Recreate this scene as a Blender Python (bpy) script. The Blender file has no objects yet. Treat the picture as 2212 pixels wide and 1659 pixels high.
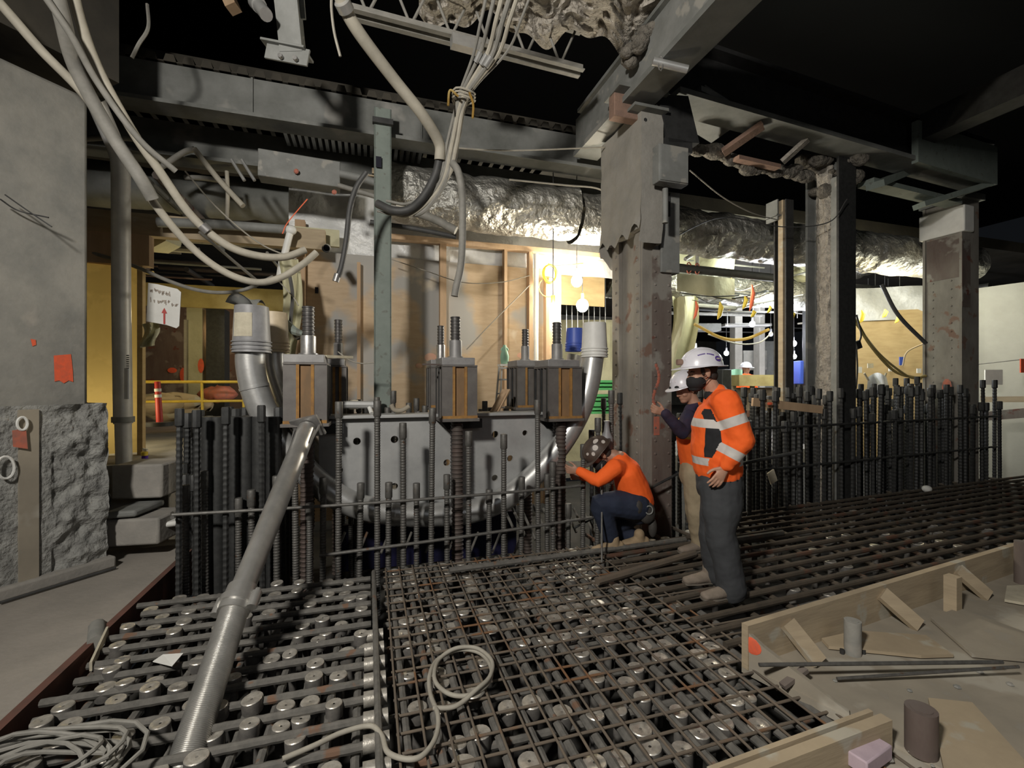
import bpy, bmesh, math, random
from mathutils import Vector, Matrix, noise
random.seed(7)
S = bpy.context.scene
COL = S.collection
# ---------------------------------------------------------------- camera
FPX, CX, CY, H = 1000.0, 1106.0, 829.5, 1.55
cam_d = bpy.data.cameras.new('camera'); cam_d.sensor_width = 36.0; cam_d.lens = FPX / 2212 * 36.0
cam_d.clip_start = 0.05; cam_d.clip_end = 200
cam = bpy.data.objects.new('camera', cam_d); COL.objects.link(cam)
cam.location = (0, 0, H); cam.rotation_euler = (math.pi / 2, 0, 0)
S.camera = cam
ORD = 'first second third fourth fifth sixth seventh eighth ninth tenth eleventh twelfth thirteenth fourteenth fifteenth sixteenth seventeenth eighteenth nineteenth twentieth twenty-first twenty-second twenty-third twenty-fourth twenty-fifth twenty-sixth twenty-seventh twenty-eighth twenty-ninth thirtieth thirty-first thirty-second thirty-third thirty-fourth thirty-fifth thirty-sixth'.split()
# ---------------------------------------------------------------- world, exposure, main lights
w = bpy.data.worlds.new('world'); S.world = w; w.use_nodes = True
w.node_tree.nodes['Background'].inputs[0].default_value = (0.75, 0.85, 1.0, 1)
w.node_tree.nodes['Background'].inputs[1].default_value = 0.006
S.view_settings.view_transform = 'Standard'; S.view_settings.look = 'None'
S.view_settings.exposure = 0.08; S.view_settings.gamma = 1.0; S.view_settings.use_curve_mapping = False

def lamp(kind, loc, power, color=(1, 1, 1), size=0.2, target=None, spot=None, name='work_or_fill_light', sizey=None):
    d = bpy.data.lights.new(name, kind); d.energy = power; d.color = color
    if kind == 'AREA':
        d.size = size
        if sizey: d.shape = 'RECTANGLE'; d.size_y = sizey
    else: d.shadow_soft_size = size
    if kind == 'SPOT': d.spot_size = math.radians(spot or 90); d.spot_blend = 0.8
    o = bpy.data.objects.new(name, d); COL.objects.link(o); o.location = loc
    if target is not None:
        o.rotation_euler = (Vector(target) - Vector(loc)).to_track_quat('-Z', 'Y').to_euler()
    return o
# flood light of the site standing behind and left of the photographer
lamp('SPOT', (-1.9, -1.3, 4.1), 1180, (1.0, 0.95, 0.87), 0.22, (.8, 5.2, 2.0), 120)
lamp('AREA', (2.5, -1.5, 3.6), 13, (0.95, 0.97, 1.0), 2.0, (1.5, 4.5, 0.6))  # unseen soft fill, added on the right beside the flood light

# ---------------------------------------------------------------- frames of reference
A = math.radians(17.3); CA, SA = math.cos(A), math.sin(A)
def W(u, v, z=0.0): return Vector((u * CA - v * SA, u * SA + v * CA, z))
def D(px, py, Y): return Vector(((px - CX) / FPX * Y, Y, H + (CY - py) / FPX * Y))
def Q(px, py, v):
    return D(px, py, v / (CA - (px - CX) / FPX * SA))
def F(px, py, z=0.0): return D(px, py, (z - H) / ((CY - py) / FPX))
def UV(p): return (p.x * CA + p.y * SA, -p.x * SA + p.y * CA)
U3, V3, Z3 = W(1, 0), W(0, 1), Vector((0, 0, 1))

# ---------------------------------------------------------------- mesh builder
class MB:
    def __init__(s): s.v = []; s.f = []; s.m = []; s.cur = 0
    def add(s, vs, fs):
        b = len(s.v); s.v += [Vector(p) for p in vs]
        for f in fs: s.f.append([i + b for i in f]); s.m.append(s.cur)
        return s
    def box(s, c, ax, ay, az):   # centre and three half axes
        c = Vector(c); ax, ay, az = Vector(ax), Vector(ay), Vector(az)
        vs = [c + i * ax + j * ay + k * az for i in (-1, 1) for j in (-1, 1) for k in (-1, 1)]
        fs = [(0, 1, 3, 2), (4, 6, 7, 5), (0, 4, 5, 1), (2, 3, 7, 6), (0, 2, 6, 4), (1, 5, 7, 3)]
        if ax.cross(ay).dot(az) < 0: fs = [f[::-1] for f in fs]
        return s.add(vs, fs)
    def bx(s, u0, u1, v0, v1, z0, z1):
        return s.box(W((u0 + u1) / 2, (v0 + v1) / 2, (z0 + z1) / 2), U3 * abs(u1 - u0) / 2, V3 * abs(v1 - v0) / 2, Z3 * abs(z1 - z0) / 2)
    def beam(s, a, b, wd, ht, up=(0, 0, 1)):   # rectangular bar from a to b
        a, b = Vector(a), Vector(b); d = (b - a); L = d.length; d.normalize()
        sd = d.cross(Vector(up))
        if sd.length < 1e-4: sd = d.cross(Vector((0, 1, 0)))
        sd.normalize(); u = sd.cross(d)
        return s.box((a + b) / 2, d * L / 2, sd * wd / 2, u * ht / 2)
    def ring(s, c, n1, n2, r1, r2, n):
        b = len(s.v)
        for i in range(n):
            t = 2 * math.pi * i / n
            s.v.append(c + n1 * (math.cos(t) * r1) + n2 * (math.sin(t) * r2))
        return b
    def face(s, f): s.f.append(list(f)); s.m.append(s.cur)
    def tube(s, pts, r, n=10, cap=True, side=None, closed=False):
        # r: number, list of numbers, or list of (rside, rother)
        pts = [Vector(p) for p in pts]; N = len(pts)
        if not isinstance(r, (list, tuple)): r = [r] * N
        r = [(x if isinstance(x, (list, tuple)) else (x, x)) for x in r]
        rings = []; prev = None
        for i, p in enumerate(pts):
            if closed: t = pts[(i + 1) % N] - pts[i - 1]
            elif i == 0: t = pts[1] - p
            elif i == N - 1: t = p - pts[i - 1]
            else: t = (pts[i + 1] - p).normalized() + (p - pts[i - 1]).normalized()
            if t.length < 1e-9: t = Vector((0, 0, 1))
            t.normalize()
            if side is not None: a1 = Vector(side)
            elif prev is None: a1 = Vector((0, 0, 1)) if abs(t.z) < 0.9 else Vector((1, 0, 0))
            else: a1 = prev
            n1 = a1 - t * a1.dot(t)
            if n1.length < 1e-5: n1 = t.orthogonal()
            n1.normalize(); n2 = t.cross(n1); prev = n1
            rings.append(s.ring(p, n1, n2, r[i][0], r[i][1], n))
        K = len(rings)
        for i in range(K if closed else K - 1):
            a, b = rings[i], rings[(i + 1) % K]
            for j in range(n):
                k = (j + 1) % n
                s.face((a + j, a + k, b + k, b + j))
        if cap and not closed:
            s.face([rings[0] + j for j in range(n)][::-1]); s.face([rings[-1] + j for j in range(n)])
        return s
    def cyl(s, a, b, r, n=12, r2=None): return s.tube([a, b], [r, r if r2 is None else r2], n)
    def ell(s, c, ax, ay, az, n=12, m=8):   # ellipsoid, az is pole axis
        c = Vector(c); ax, ay, az = Vector(ax), Vector(ay), Vector(az); b = len(s.v)
        flip = ax.cross(ay).dot(az) < 0
        s.v.append(c - az)
        for i in range(1, m):
            t = -math.pi / 2 + math.pi * i / m
            for j in range(n):
                q = 2 * math.pi * j / n
                s.v.append(c + az * math.sin(t) + (ax * math.cos(q) + ay * math.sin(q)) * math.cos(t))
        s.v.append(c + az); top = len(s.v) - 1; fs = []
        for j in range(n):
            k = (j + 1) % n
            fs.append((b, b + 1 + k, b + 1 + j))
            for i in range(m - 2):
                o = b + 1 + i * n
                fs.append((o + j, o + k, o + n + k, o + n + j))
            o = b + 1 + (m - 2) * n
            fs.append((o + j, o + k, top))
        for f in fs: s.face(f[::-1] if flip else f)
        return s
    def prism(s, outline, d):   # outline: 3D points in a plane, d: extrusion vector
        n = len(outline); d = Vector(d); pts = [Vector(p) for p in outline]
        b = len(s.v); s.v += pts + [p + d for p in pts]
        nn = Vector((0, 0, 0))
        for i in range(n): nn += pts[i].cross(pts[(i + 1) % n])
        fs = [list(range(n))[::-1], [i + n for i in range(n)]] + [[i, (i + 1) % n, (i + 1) % n + n, i + n] for i in range(n)]
        if nn.dot(d) < 0: fs = [f[::-1] for f in fs]
        for f in fs: s.face([i + b for i in f])
        return s
    def lathe(s, prof, org, axis=(0, 0, 1), n=24, sx=1.0, sy=1.0, ref=None):   # prof: (r, h)
        axis = Vector(axis).normalized()
        n1 = Vector(ref) if ref is not None else axis.orthogonal()
        n1 = (n1 - axis * n1.dot(axis)).normalized(); n2 = axis.cross(n1); org = Vector(org)
        rings = [s.ring(org + axis * h, n1, n2, r * sx, r * sy, n) for r, h in prof]
        for a, b in zip(rings[:-1], rings[1:]):
            for j in range(n):
                k = (j + 1) % n
                s.face((a + j, a + k, b + k, b + j))
        if prof[0][0] > 1e-4: s.face([rings[0] + j for j in range(n)][::-1])
        if prof[-1][0] > 1e-4: s.face([rings[-1] + j for j in range(n)])
        return s
    def grid(s, fn, nu, nv, flip=False):
        b = len(s.v)
        for i in range(nu + 1):
            for j in range(nv + 1): s.v.append(Vector(fn(i / nu, j / nv)))
        for i in range(nu):
            for j in range(nv):
                a = b + i * (nv + 1) + j; f = (a, a + nv + 1, a + nv + 2, a + 1)
                s.face(f[::-1] if flip else f)
        return s
    def mesh(s, name, mats, org=(0, 0, 0), smooth=False):
        me = bpy.data.meshes.new(name); o = Vector(org)
        me.from_pydata([tuple(p - o) for p in s.v], [], s.f)
        if not isinstance(mats, (list, tuple)): mats = [mats]
        for m in mats: me.materials.append(m)
        if len(mats) > 1: me.polygons.foreach_set('material_index', s.m)
        if smooth: me.polygons.foreach_set('use_smooth', [True] * len(me.polygons))
        me.update(); return me

def centre(mb):
    xs = [p.x for p in mb.v]; ys = [p.y for p in mb.v]; zs = [p.z for p in mb.v]
    return Vector(((min(xs) + max(xs)) / 2, (min(ys) + max(ys)) / 2, min(zs)))
def tag(o, label=None, cat=None, group=None, kind=None):
    if label: o['label'] = label
    if cat: o['category'] = cat
    if group: o['group'] = group
    if kind: o['kind'] = kind
    return o
def smart_smooth(o, ang=40):
    for p in o.data.polygons: p.use_smooth = True
    bm = bmesh.new(); bm.from_mesh(o.data); th = math.radians(ang)
    for e in bm.edges:
        if len(e.link_faces) == 2:
            if e.calc_face_angle(0) > th: e.smooth = False
        else: e.smooth = False
    bm.to_mesh(o.data); bm.free()
def one(name, mb, mat, label, cat, group=None, kind=None, smooth=True, bev=0):
    org = centre(mb); me = mb.mesh(name, mat, org); o = bpy.data.objects.new(name, me); COL.objects.link(o); o.location = org
    if smooth: smart_smooth(o)
    if bev: bevel(o, bev)
    return tag(o, label, cat, group, kind)
def struct(name, mb, mat, label=None, smooth=False):
    org = centre(mb); me = mb.mesh(name, mat, org); o = bpy.data.objects.new(name, me); COL.objects.link(o); o.location = org
    if smooth: smart_smooth(o)
    o['kind'] = 'structure'
    if label: o['label'] = label; 
    return o
def thing(name, label, cat, loc, group=None):
    o = bpy.data.objects.new(name, None); o.empty_display_size = 0.1; COL.objects.link(o); o.location = Vector(loc)
    return tag(o, label, cat, group)
def wloc(o):
    p = Vector((0, 0, 0))
    while o is not None: p = p + o.location; o = o.parent
    return p
def part(name, mb, mat, parent, label=None, smooth=True, bev=0, kind=None):
    me = mb.mesh(name, mat, wloc(parent)); o = bpy.data.objects.new(name, me); COL.objects.link(o); o.parent = parent
    if smooth: smart_smooth(o)
    if bev: bevel(o, bev)
    if label: o['label'] = label
    if kind: o['kind'] = kind
    return o
def bevel(o, wd, seg=2):
    m = o.modifiers.new('bevel', 'BEVEL'); m.width = wd; m.segments = seg; m.limit_method = 'ANGLE'; m.angle_limit = math.radians(40)
def copy_tree(o, parent=None):
    c = o.copy(); COL.objects.link(c)
    if parent is not None: c.parent = parent
    for ch in list(KIDS.get(o.name, o.children)): copy_tree(ch, c)
    return c
KIDS = {}
def bez(pts, n=8):   # Catmull-Rom through points
    P = [Vector(p) for p in pts]; P = [P[0] * 2 - P[1]] + P + [P[-1] * 2 - P[-2]]; out = []
    for i in range(1, len(P) - 2):
        p0, p1, p2, p3 = P[i - 1:i + 3]
        for k in range(n):
            t = k / n
            out.append(0.5 * ((2 * p1) + (-p0 + p2) * t + (2 * p0 - 5 * p1 + 4 * p2 - p3) * t * t + (-p0 + 3 * p1 - 3 * p2 + p3) * t ** 3))
    out.append(P[-2]); return out
def fnoise(p, sc=1.0, off=0.0): return noise.noise(Vector(p) * sc + Vector((off, off * 1.7, -off)))

# ---------------------------------------------------------------- materials
def mat(name, c, c2=None, rough=0.8, metal=0.0, scale=6.0, detail=6, contrast=(0.35, 0.65), bump=0.0, bscale=None, bdist=0.01,
        stretch=(1, 1, 1), spots=None, emit=None, trans=0.0, alpha=1.0, dust=None):
    m = bpy.data.materials.new(name); m.use_nodes = True; nt = m.node_tree; N = nt.nodes; Lk = nt.links
    b = N['Principled BSDF']; b.inputs['Roughness'].default_value = rough; b.inputs['Metallic'].default_value = metal
    c = tuple(c) + (1,); b.inputs['Base Color'].default_value = c
    geo = N.new('ShaderNodeNewGeometry'); mp = N.new('ShaderNodeMapping'); mp.inputs['Scale'].default_value = stretch
    Lk.new(geo.outputs['Position'], mp.inputs['Vector'])
    last = None
    if c2:
        nz = N.new('ShaderNodeTexNoise'); nz.inputs['Scale'].default_value = scale; nz.inputs['Detail'].default_value = detail
        nz.inputs['Roughness'].default_value = 0.65
        Lk.new(mp.outputs[0], nz.inputs['Vector'])
        r = N.new('ShaderNodeValToRGB'); r.color_ramp.elements[0].position = contrast[0]; r.color_ramp.elements[1].position = contrast[1]
        r.color_ramp.elements[0].color = c; r.color_ramp.elements[1].color = tuple(c2) + (1,)
        Lk.new(nz.outputs['Fac'], r.inputs['Fac']); last = r.outputs['Color']
    if spots:   # (colour, scale, threshold): stains of their own
        for (sc_, sz, th) in spots:
            nz = N.new('ShaderNodeTexNoise'); nz.inputs['Scale'].default_value = sz; nz.inputs['Detail'].default_value = 4
            Lk.new(geo.outputs['Position'], nz.inputs['Vector'])
            r = N.new('ShaderNodeValToRGB'); r.color_ramp.elements[0].position = th; r.color_ramp.elements[1].position = th + 0.05
            Lk.new(nz.outputs['Fac'], r.inputs['Fac'])
            mx = N.new('ShaderNodeMix'); mx.data_type = 'RGBA'
            Lk.new(r.outputs['Color'], mx.inputs[0])
            if last is None: mx.inputs[6].default_value = c
            else: Lk.new(last, mx.inputs[6])
            mx.inputs[7].default_value = tuple(sc_) + (1,); last = mx.outputs[2]
    if dust:    # pale dust lying on upward faces
        sx = N.new('ShaderNodeSeparateXYZ'); Lk.new(geo.outputs['Normal'], sx.inputs[0])
        r = N.new('ShaderNodeValToRGB'); r.color_ramp.elements[0].position = 0.55; r.color_ramp.elements[1].position = 0.95
        r.color_ramp.elements[1].color = (dust[1],) * 3 + (1,)
        Lk.new(sx.outputs['Z'], r.inputs['Fac']); mx = N.new('ShaderNodeMix'); mx.data_type = 'RGBA'
        Lk.new(r.outputs['Color'], mx.inputs[0])
        if last is None: mx.inputs[6].default_value = c
        else: Lk.new(last, mx.inputs[6])
        mx.inputs[7].default_value = tuple(dust[0]) + (1,); last = mx.outputs[2]
    if last is not None: Lk.new(last, b.inputs['Base Color'])
    if bump:
        nz = N.new('ShaderNodeTexNoise'); nz.inputs['Scale'].default_value = bscale or scale * 4; nz.inputs['Detail'].default_value = 8
        Lk.new(mp.outputs[0], nz.inputs['Vector']); bp = N.new('ShaderNodeBump'); bp.inputs['Strength'].default_value = bump
        bp.inputs['Distance'].default_value = bdist; Lk.new(nz.outputs['Fac'], bp.inputs['Height']); Lk.new(bp.outputs[0], b.inputs['Normal'])
    if emit: b.inputs['Emission Color'].default_value = tuple(emit[0]) + (1,); b.inputs['Emission Strength'].default_value = emit[1]
    if trans: b.inputs['Transmission Weight'].default_value = trans
    b.inputs['Alpha'].default_value = alpha
    return m
M = {}
M['concrete'] = mat('concrete', (.30, .29, .26), (.20, .20, .185), .9, scale=2.5, bump=.5, bscale=18, spots=[((.33, .31, .275), 2.1, .66)])
M['concrete_rough'] = mat('chipped_concrete', (.34, .34, .32), (.20, .20, .19), .95, scale=9, bump=1, bscale=26, bdist=.03)
M['slab'] = mat('dusty_slab', (.33, .30, .262), (.26, .24, .21), .95, scale=1.8, bump=.3, bscale=30, spots=[((.30, .28, .25), 1.1, .58)])
M['ledge'] = mat('ledge_concrete', (.33, .31, .28), (.24, .23, .21), .95, scale=3, bump=.4, bscale=25)
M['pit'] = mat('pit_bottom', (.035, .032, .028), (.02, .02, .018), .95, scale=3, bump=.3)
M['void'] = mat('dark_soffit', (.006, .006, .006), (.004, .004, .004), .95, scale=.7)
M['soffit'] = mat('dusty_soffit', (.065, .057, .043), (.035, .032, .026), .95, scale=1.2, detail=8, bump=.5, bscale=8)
M['steel_grey'] = mat('grey_primed_steel', (.24, .245, .235), (.17, .175, .165), .7, .1, scale=4, spots=[((.30, .29, .26), 5, .62)], bump=.1)
M['steel_green'] = mat('green_primed_steel', (.20, .235, .21), (.16, .19, .17), .7, scale=5, spots=[((.14, .15, .13), 12, .62)])
M['steel_dark'] = mat('dark_steel', (.055, .055, .055), (.035, .036, .036), .6, .4, scale=9)
M['steel_beam'] = mat('dusty_beam_steel', (.20, .205, .195), (.12, .125, .115), .8, scale=2.2, spots=[((.26, .255, .235), 1.6, .6)])
M['old_column'] = mat('old_painted_column', (.17, .145, .125), (.11, .08, .07), .75, scale=3, detail=8, spots=[((.24, .225, .20), 2.7, .56), ((.14, .055, .04), 6, .64)], bump=.25, stretch=(1, 1, .35))
M['old_column_grey'] = mat('old_grey_column', (.27, .255, .225), (.18, .165, .145), .8, scale=3, detail=8, spots=[((.19, .12, .09), 5, .60)], bump=.3, stretch=(1, 1, .5))
M['encasement'] = mat('fireproof_concrete', (.31, .295, .265), (.25, .24, .215), .95, scale=3, bump=.6, bscale=20)
M['fireproof'] = mat('sprayed_fireproofing', (.52, .48, .42), (.34, .31, .265), 1, scale=14, bump=1, bscale=30, bdist=.04)
M['crumble'] = mat('broken_concrete', (.22, .20, .17), (.10, .09, .075), 1, scale=12, bump=1, bscale=24, bdist=.05)
M['brick_rust'] = mat('rusty_flat_bar', (.27, .17, .125), (.20, .13, .10), .9, scale=10, bump=.4)
M['rebar'] = mat('dusty_rebar', (.15, .145, .135), (.095, .092, .085), .6, .45, scale=25, spots=[((.12, .075, .05), 18, .66)])
M['rebar_dark'] = mat('dark_rebar', (.052, .053, .052), (.033, .034, .034), .6, .4, scale=22)
M['mat_far'] = mat('shaded_rusty_mat_bar', (.095, .075, .055), (.06, .05, .038), .85, .2, scale=6, spots=[((.11, .055, .035), 3, .6)])  # rust brown, darkened in colour where light falls off to the right
M['mat_bar'] = mat('dusty_mat_bar', (.155, .147, .132), (.10, .096, .087), .8, .2, scale=20, spots=[((.17, .10, .065), 9, .62)])
M['mat_rust'] = mat('rusty_mesh_wire', (.165, .13, .095), (.12, .10, .08), .8, .2, scale=5, spots=[((.19, .10, .05), 2.3, .58)])
M['head'] = mat('machined_bar_end', (.62, .59, .53), (.40, .375, .33), .36, .6, scale=30, bump=.15, bscale=90)
M['head_side'] = mat('bar_end_side', (.17, .16, .145), (.10, .095, .09), .7, .2, scale=20)
M['zinc'] = mat('zinc_plate', (.43, .435, .43), (.33, .335, .335), .5, .3, scale=3.5, detail=7, bump=.08, bscale=14)
M['galv'] = mat('galvanised_duct', (.56, .56, .545), (.45, .45, .44), .36, .6, scale=7, bump=.08, bscale=25)
M['dull_zinc'] = mat('dull_silver_pipe', (.62, .62, .61), (.50, .50, .49), .45, .15, scale=6)
M['alu'] = mat('aluminium_prop', (.60, .59, .565), (.48, .475, .455), .36, .8, scale=9, bump=.08, stretch=(1, 1, .3))
M['plate_grey'] = mat('ground_steel_plate', (.30, .295, .29), (.22, .215, .215), .55, .3, scale=8)
M['anchor_dark'] = mat('mill_scale_steel', (.155, .145, .135), (.115, .105, .10), .6, .3, scale=7)
M['anchor_rust'] = mat('rusty_weld_band', (.36, .19, .05), (.22, .12, .045), .8, .1, scale=14)
M['threadbar'] = mat('threadbar_steel', (.115, .11, .105), (.075, .07, .07), .5, .5, scale=18)
M['threadbar_rust'] = mat('rusted_threadbar', (.105, .075, .065), (.075, .065, .058), .7, .3, scale=5)
M['nut'] = mat('bright_nut', (.42, .41, .40), (.26, .255, .25), .4, .7, scale=15)
M['ply'] = mat('plywood', (.52, .40, .27), (.44, .33, .215), .8, scale=3.5, detail=8, stretch=(1, 1, 5), spots=[((.36, .35, .33), .8, .525), ((.62, .55, .44), 1.25, .60)])
M['ply_plain'] = mat('golden_plywood', (.54, .40, .20), (.45, .32, .15), .8, scale=3, detail=8, stretch=(1, 1, 4))
M['stud'] = mat('timber_stud', (.50, .35, .22), (.38, .26, .16), .8, scale=5, stretch=(1, 1, .2))
M['form'] = mat('form_timber', (.42, .34, .23), (.33, .265, .18), .85, scale=6, detail=8, stretch=(.4, .4, 3), spots=[((.40, .37, .30), 4, .6)], bump=.15)
M['form_ply'] = mat('dusty_form_plywood', (.34, .30, .235), (.27, .24, .19), .9, scale=2.5, detail=7, spots=[((.39, .36, .30), 2.2, .58), ((.28, .255, .21), 5, .64)], bump=.12)
M['plastic'] = mat('white_poly_sheet', (.66, .67, .66), (.55, .56, .56), .35, scale=4, bump=.5, bscale=6, bdist=.05)
M['foil'] = mat('foil_wrap', (.55, .54, .50), (.36, .355, .33), .35, .7, scale=5, bump=1, bscale=9, bdist=.08)
M['yellow_sheet'] = mat('amber_plastic_sheet', (.70, .58, .28), (.55, .42, .15), .45, scale=2, stretch=(1, 1, .3), bump=.3, bscale=7, spots=[((.30, .19, .05), 1.9, .55)])
M['yellow_dark'] = mat('amber_boarding', (.38, .31, .12), (.26, .20, .07), .8, scale=3)
M['hose_cream'] = mat('dusty_cream_conduit', (.42, .39, .32), (.34, .315, .26), .7, scale=9)
M['hose_grey'] = mat('dusty_grey_conduit', (.26, .25, .225), (.19, .185, .165), .7, scale=9)
M['hose_dark'] = mat('dark_rubber_hose', (.06, .06, .058), (.04, .04, .04), .6, scale=9)
M['cable'] = mat('pale_cable', (.34, .32, .27), (.27, .25, .21), .7, scale=9)
M['yellow'] = mat('yellow_cable', (.78, .58, .06), None, .5)
M['yellow_rail'] = mat('yellow_painted_rail', (.68, .48, .05), (.5, .35, .04), .6, scale=9)
M['orange_tape'] = mat('orange_tape', (.80, .16, .07), None, .7)
M['red'] = mat('red_plastic', (.45, .035, .025), None, .5)
M['white'] = mat('white_plastic', (.75, .75, .72), (.66, .66, .63), .5, scale=6)
M['bucket_grey'] = mat('grey_bucket_plastic', (.27, .27, .28), (.20, .20, .205), .5, scale=9)
M['bucket_tan'] = mat('tan_bucket_plastic', (.60, .50, .35), (.50, .41, .28), .5, scale=9)
M['bucket_blue'] = mat('blue_bucket_plastic', (.045, .09, .42), None, .45)
M['paper'] = mat('old_paper_label', (.52, .48, .37), (.42, .38, .29), .9, scale=15)
M['cream_cloth'] = mat('cream_tarp', (.52, .50, .34), (.44, .42, .28), .8, scale=3, bump=.4, bscale=5, bdist=.05)
M['pink_foam'] = mat('lilac_block', (.50, .40, .45), (.43, .34, .39), .9, scale=14)
M['edge_red'] = mat('red_brown_form_face', (.15, .065, .048), (.10, .055, .042), .85, scale=6)
M['spray_pale'] = mat('pale_pink_overspray', (.66, .36, .26), (.58, .40, .28), .9, scale=9)
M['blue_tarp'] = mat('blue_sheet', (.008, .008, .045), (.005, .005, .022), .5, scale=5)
M['dark_hole'] = mat('hole_dark', (.01, .01, .02), None, .9)
M['grn'] = mat('green_enamel', (.10, .42, .15), None, .5)
M['mint'] = mat('mint_plastic', (.30, .52, .38), None, .5)
M['spray'] = mat('orange_spray_paint', (.85, .13, .05), (.65, .12, .06), .8, scale=25)
M['spray_faint'] = mat('faded_orange_spray', (.50, .14, .085), (.30, .13, .10), .8, scale=18)
M['violet'] = mat('violet_bottle', (.10, .03, .42), None, .4)
M['glass'] = mat('glowing_bulb', (1, 1, 1), None, .3, emit=((1, .93, .80), 28))
M['tubeglow'] = mat('cool_lamp_glow', (1, 1, 1), None, .3, emit=((.88, .92, 1), 22))

M['pale_wall'] = mat('pale_dusty_wall', (.40, .395, .35), (.33, .325, .285), .85, scale=1.2, bump=.3, bscale=4)
M['anchor_web'] = mat('brown_rust_web', (.26, .15, .07), (.17, .11, .06), .8, .1, scale=9, stretch=(1, 1, .3))
def translucent(m, k=.5, tint=(.8, .62, .26)):
    nt = m.node_tree; b = nt.nodes['Principled BSDF']; o = nt.nodes['Material Output']
    t = nt.nodes.new('ShaderNodeBsdfTranslucent'); t.inputs[0].default_value = tuple(tint) + (1,); x = nt.nodes.new('ShaderNodeMixShader'); x.inputs[0].default_value = k
    nt.links.new(b.outputs[0], x.inputs[1]); nt.links.new(t.outputs[0], x.inputs[2]); nt.links.new(x.outputs[0], o.inputs['Surface'])
translucent(M['yellow_sheet'])
M['faded_letter'] = mat('faded_lettering', (.36, .30, .25), (.45, .40, .35), .8, scale=20)
# ================================================================ THE SETTING
mb = MB(); mb.bx(-9, -1.61, -3, 5.42, -.35, 0); struct('floor', mb, M['slab'])
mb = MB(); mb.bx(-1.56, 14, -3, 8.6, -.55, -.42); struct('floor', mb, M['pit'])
mb = MB(); mb.bx(-9, -1.9, 5.42, 13, -.35, .76); struct('floor', mb, M['ledge'])
mb = MB(); mb.bx(-1.9, 26, 8.6, 30, -.35, -.02); struct('floor', mb, M['ledge'])
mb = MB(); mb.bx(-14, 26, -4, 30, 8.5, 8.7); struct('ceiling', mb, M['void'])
mb2 = MB()
for i in range(62):
    u = -7.6 + i * .165
    mb2.prism([W(u, 5.56, 4.86), W(u + .02, 5.56, 4.925), W(u + .09, 5.56, 4.925), W(u + .11, 5.56, 4.86), W(u + .11, 5.56, 4.85), W(u, 5.56, 4.85)], V3 * 2.4)
mb2.bx(-8, 3.7, 5.57, 30, 4.85, 4.862); mb2.bx(-8, 3.7, 5.9, 30, 4.95, 5.15); mb2.bx(3.7, 26, 7.3, 30, 4.85, 5.1)
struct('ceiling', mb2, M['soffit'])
# walls far away that close the place off
mb = MB(); mb.bx(-14, -13.8, -4, 30, -.5, 8.6); struct('wall_left', mb, M['soffit'])
mb = MB(); mb.bx(-14, 26, 29.8, 30, -.5, 8.6); struct('wall_back', mb, M['concrete'])
mb = MB(); mb.bx(-14, 26, -4, -3.9, -.5, 8.6); struct('wall_front', mb, M['void'])
# right hand pale wall: runs away along v beyond the rebar
p0 = D(2112, 829, 9.2); u0, v0 = UV(p0)
mb = MB(); mb.beam(D(2100, 829, 9.6) + Vector((0, 0, .0)), D(2500, 829, 7.6) + Vector((0, 0, .0)), .2, 3.9); struct('wall_right', mb, M['pale_wall'])
o = None
# ---- left concrete column on its chipped base block
A0, B0 = Vector((-3.64, 3.29, 0)), Vector((-3.38, 3.91, 0)); dr = (B0 - A0).normalized(); nr = Vector((dr.y, -dr.x, 0))
def colbox(mb, s0, s1, d0, d1, z0, z1):    # s along face from A0, d depth behind the face
    c = A0 + dr * (s0 + s1) / 2 - nr * (d0 + d1) / 2 + Vector((0, 0, (z0 + z1) / 2))
    mb.box(c, dr * (s1 - s0) / 2, nr * (d1 - d0) / 2, Z3 * (z1 - z0) / 2)
cl = thing('concrete_column', 'big grey concrete column at the left edge with an orange paint patch and chipped base', 'column', A0)
mb = MB(); colbox(mb, -.9, .56, .10, 1.1, 1.35, 3.93); o = part('shaft', mb, M['concrete'], cl, bev=.03)
mb = MB()
L = (B0 - A0).length
def chip(a, b):
    s = -.9 + a * (L + .9 - .02); z = .09 + b * 1.30
    n = fnoise((s, z, 0), 5) * .05 + fnoise((s, z, 3), 14) * .035
    amp = 1.0 if s > .30 else .15
    return A0 + dr * s - nr * (.02 - n * amp) + Vector((0, 0, z))
mb.grid(chip, 90, 80, flip=True)
def chip2(a, b):
    z = .09 + b * 1.30; d = .02 + a * 1.05
    n = fnoise((d, z, 9), 6) * .05
    return A0 + dr * (L - .02 + n) - nr * d + Vector((0, 0, z))
mb.grid(chip2, 50, 60, flip=True); colbox(mb, -.9, L - .06, .12, 1.05, .05, 1.385)
part('base_block', mb, M['concrete_rough'], cl, 'rough chipped concrete base')
mb = MB(); colbox(mb, -.95, L + .02, -.035, 1.1, 0, .10); part('plinth', mb, M['ledge'], cl, bev=.02)
mb = MB(); colbox(mb, .10, .21, -.0, .04, .10, 1.36); part('edge_board', mb, M['form_ply'], cl, 'tan board strip nailed up the base')
mb = MB(); c_ = D(142, 795, 3.72)
def onface(px, py, off=.0):   # point of the ray on the column face
    d = D(px, py, 1.0) - Vector((0, 0, H)); base = A0 - nr * (.10 - off); t = base.dot(nr) / Vector((d.x, d.y, 0)).dot(nr)
    return Vector((0, 0, H)) + d * t
def patch(mb, pts, off, thick=.002):
    mb.prism([onface(x, y, off) for x, y in pts], nr * thick)
patch(mb, [(116, 768), (153, 765), (157, 800), (158, 825), (148, 822), (138, 828), (128, 822), (118, 824)], .003)
part('paint_patch', mb, M['spray'], cl, 'orange spray paint patch')
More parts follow.
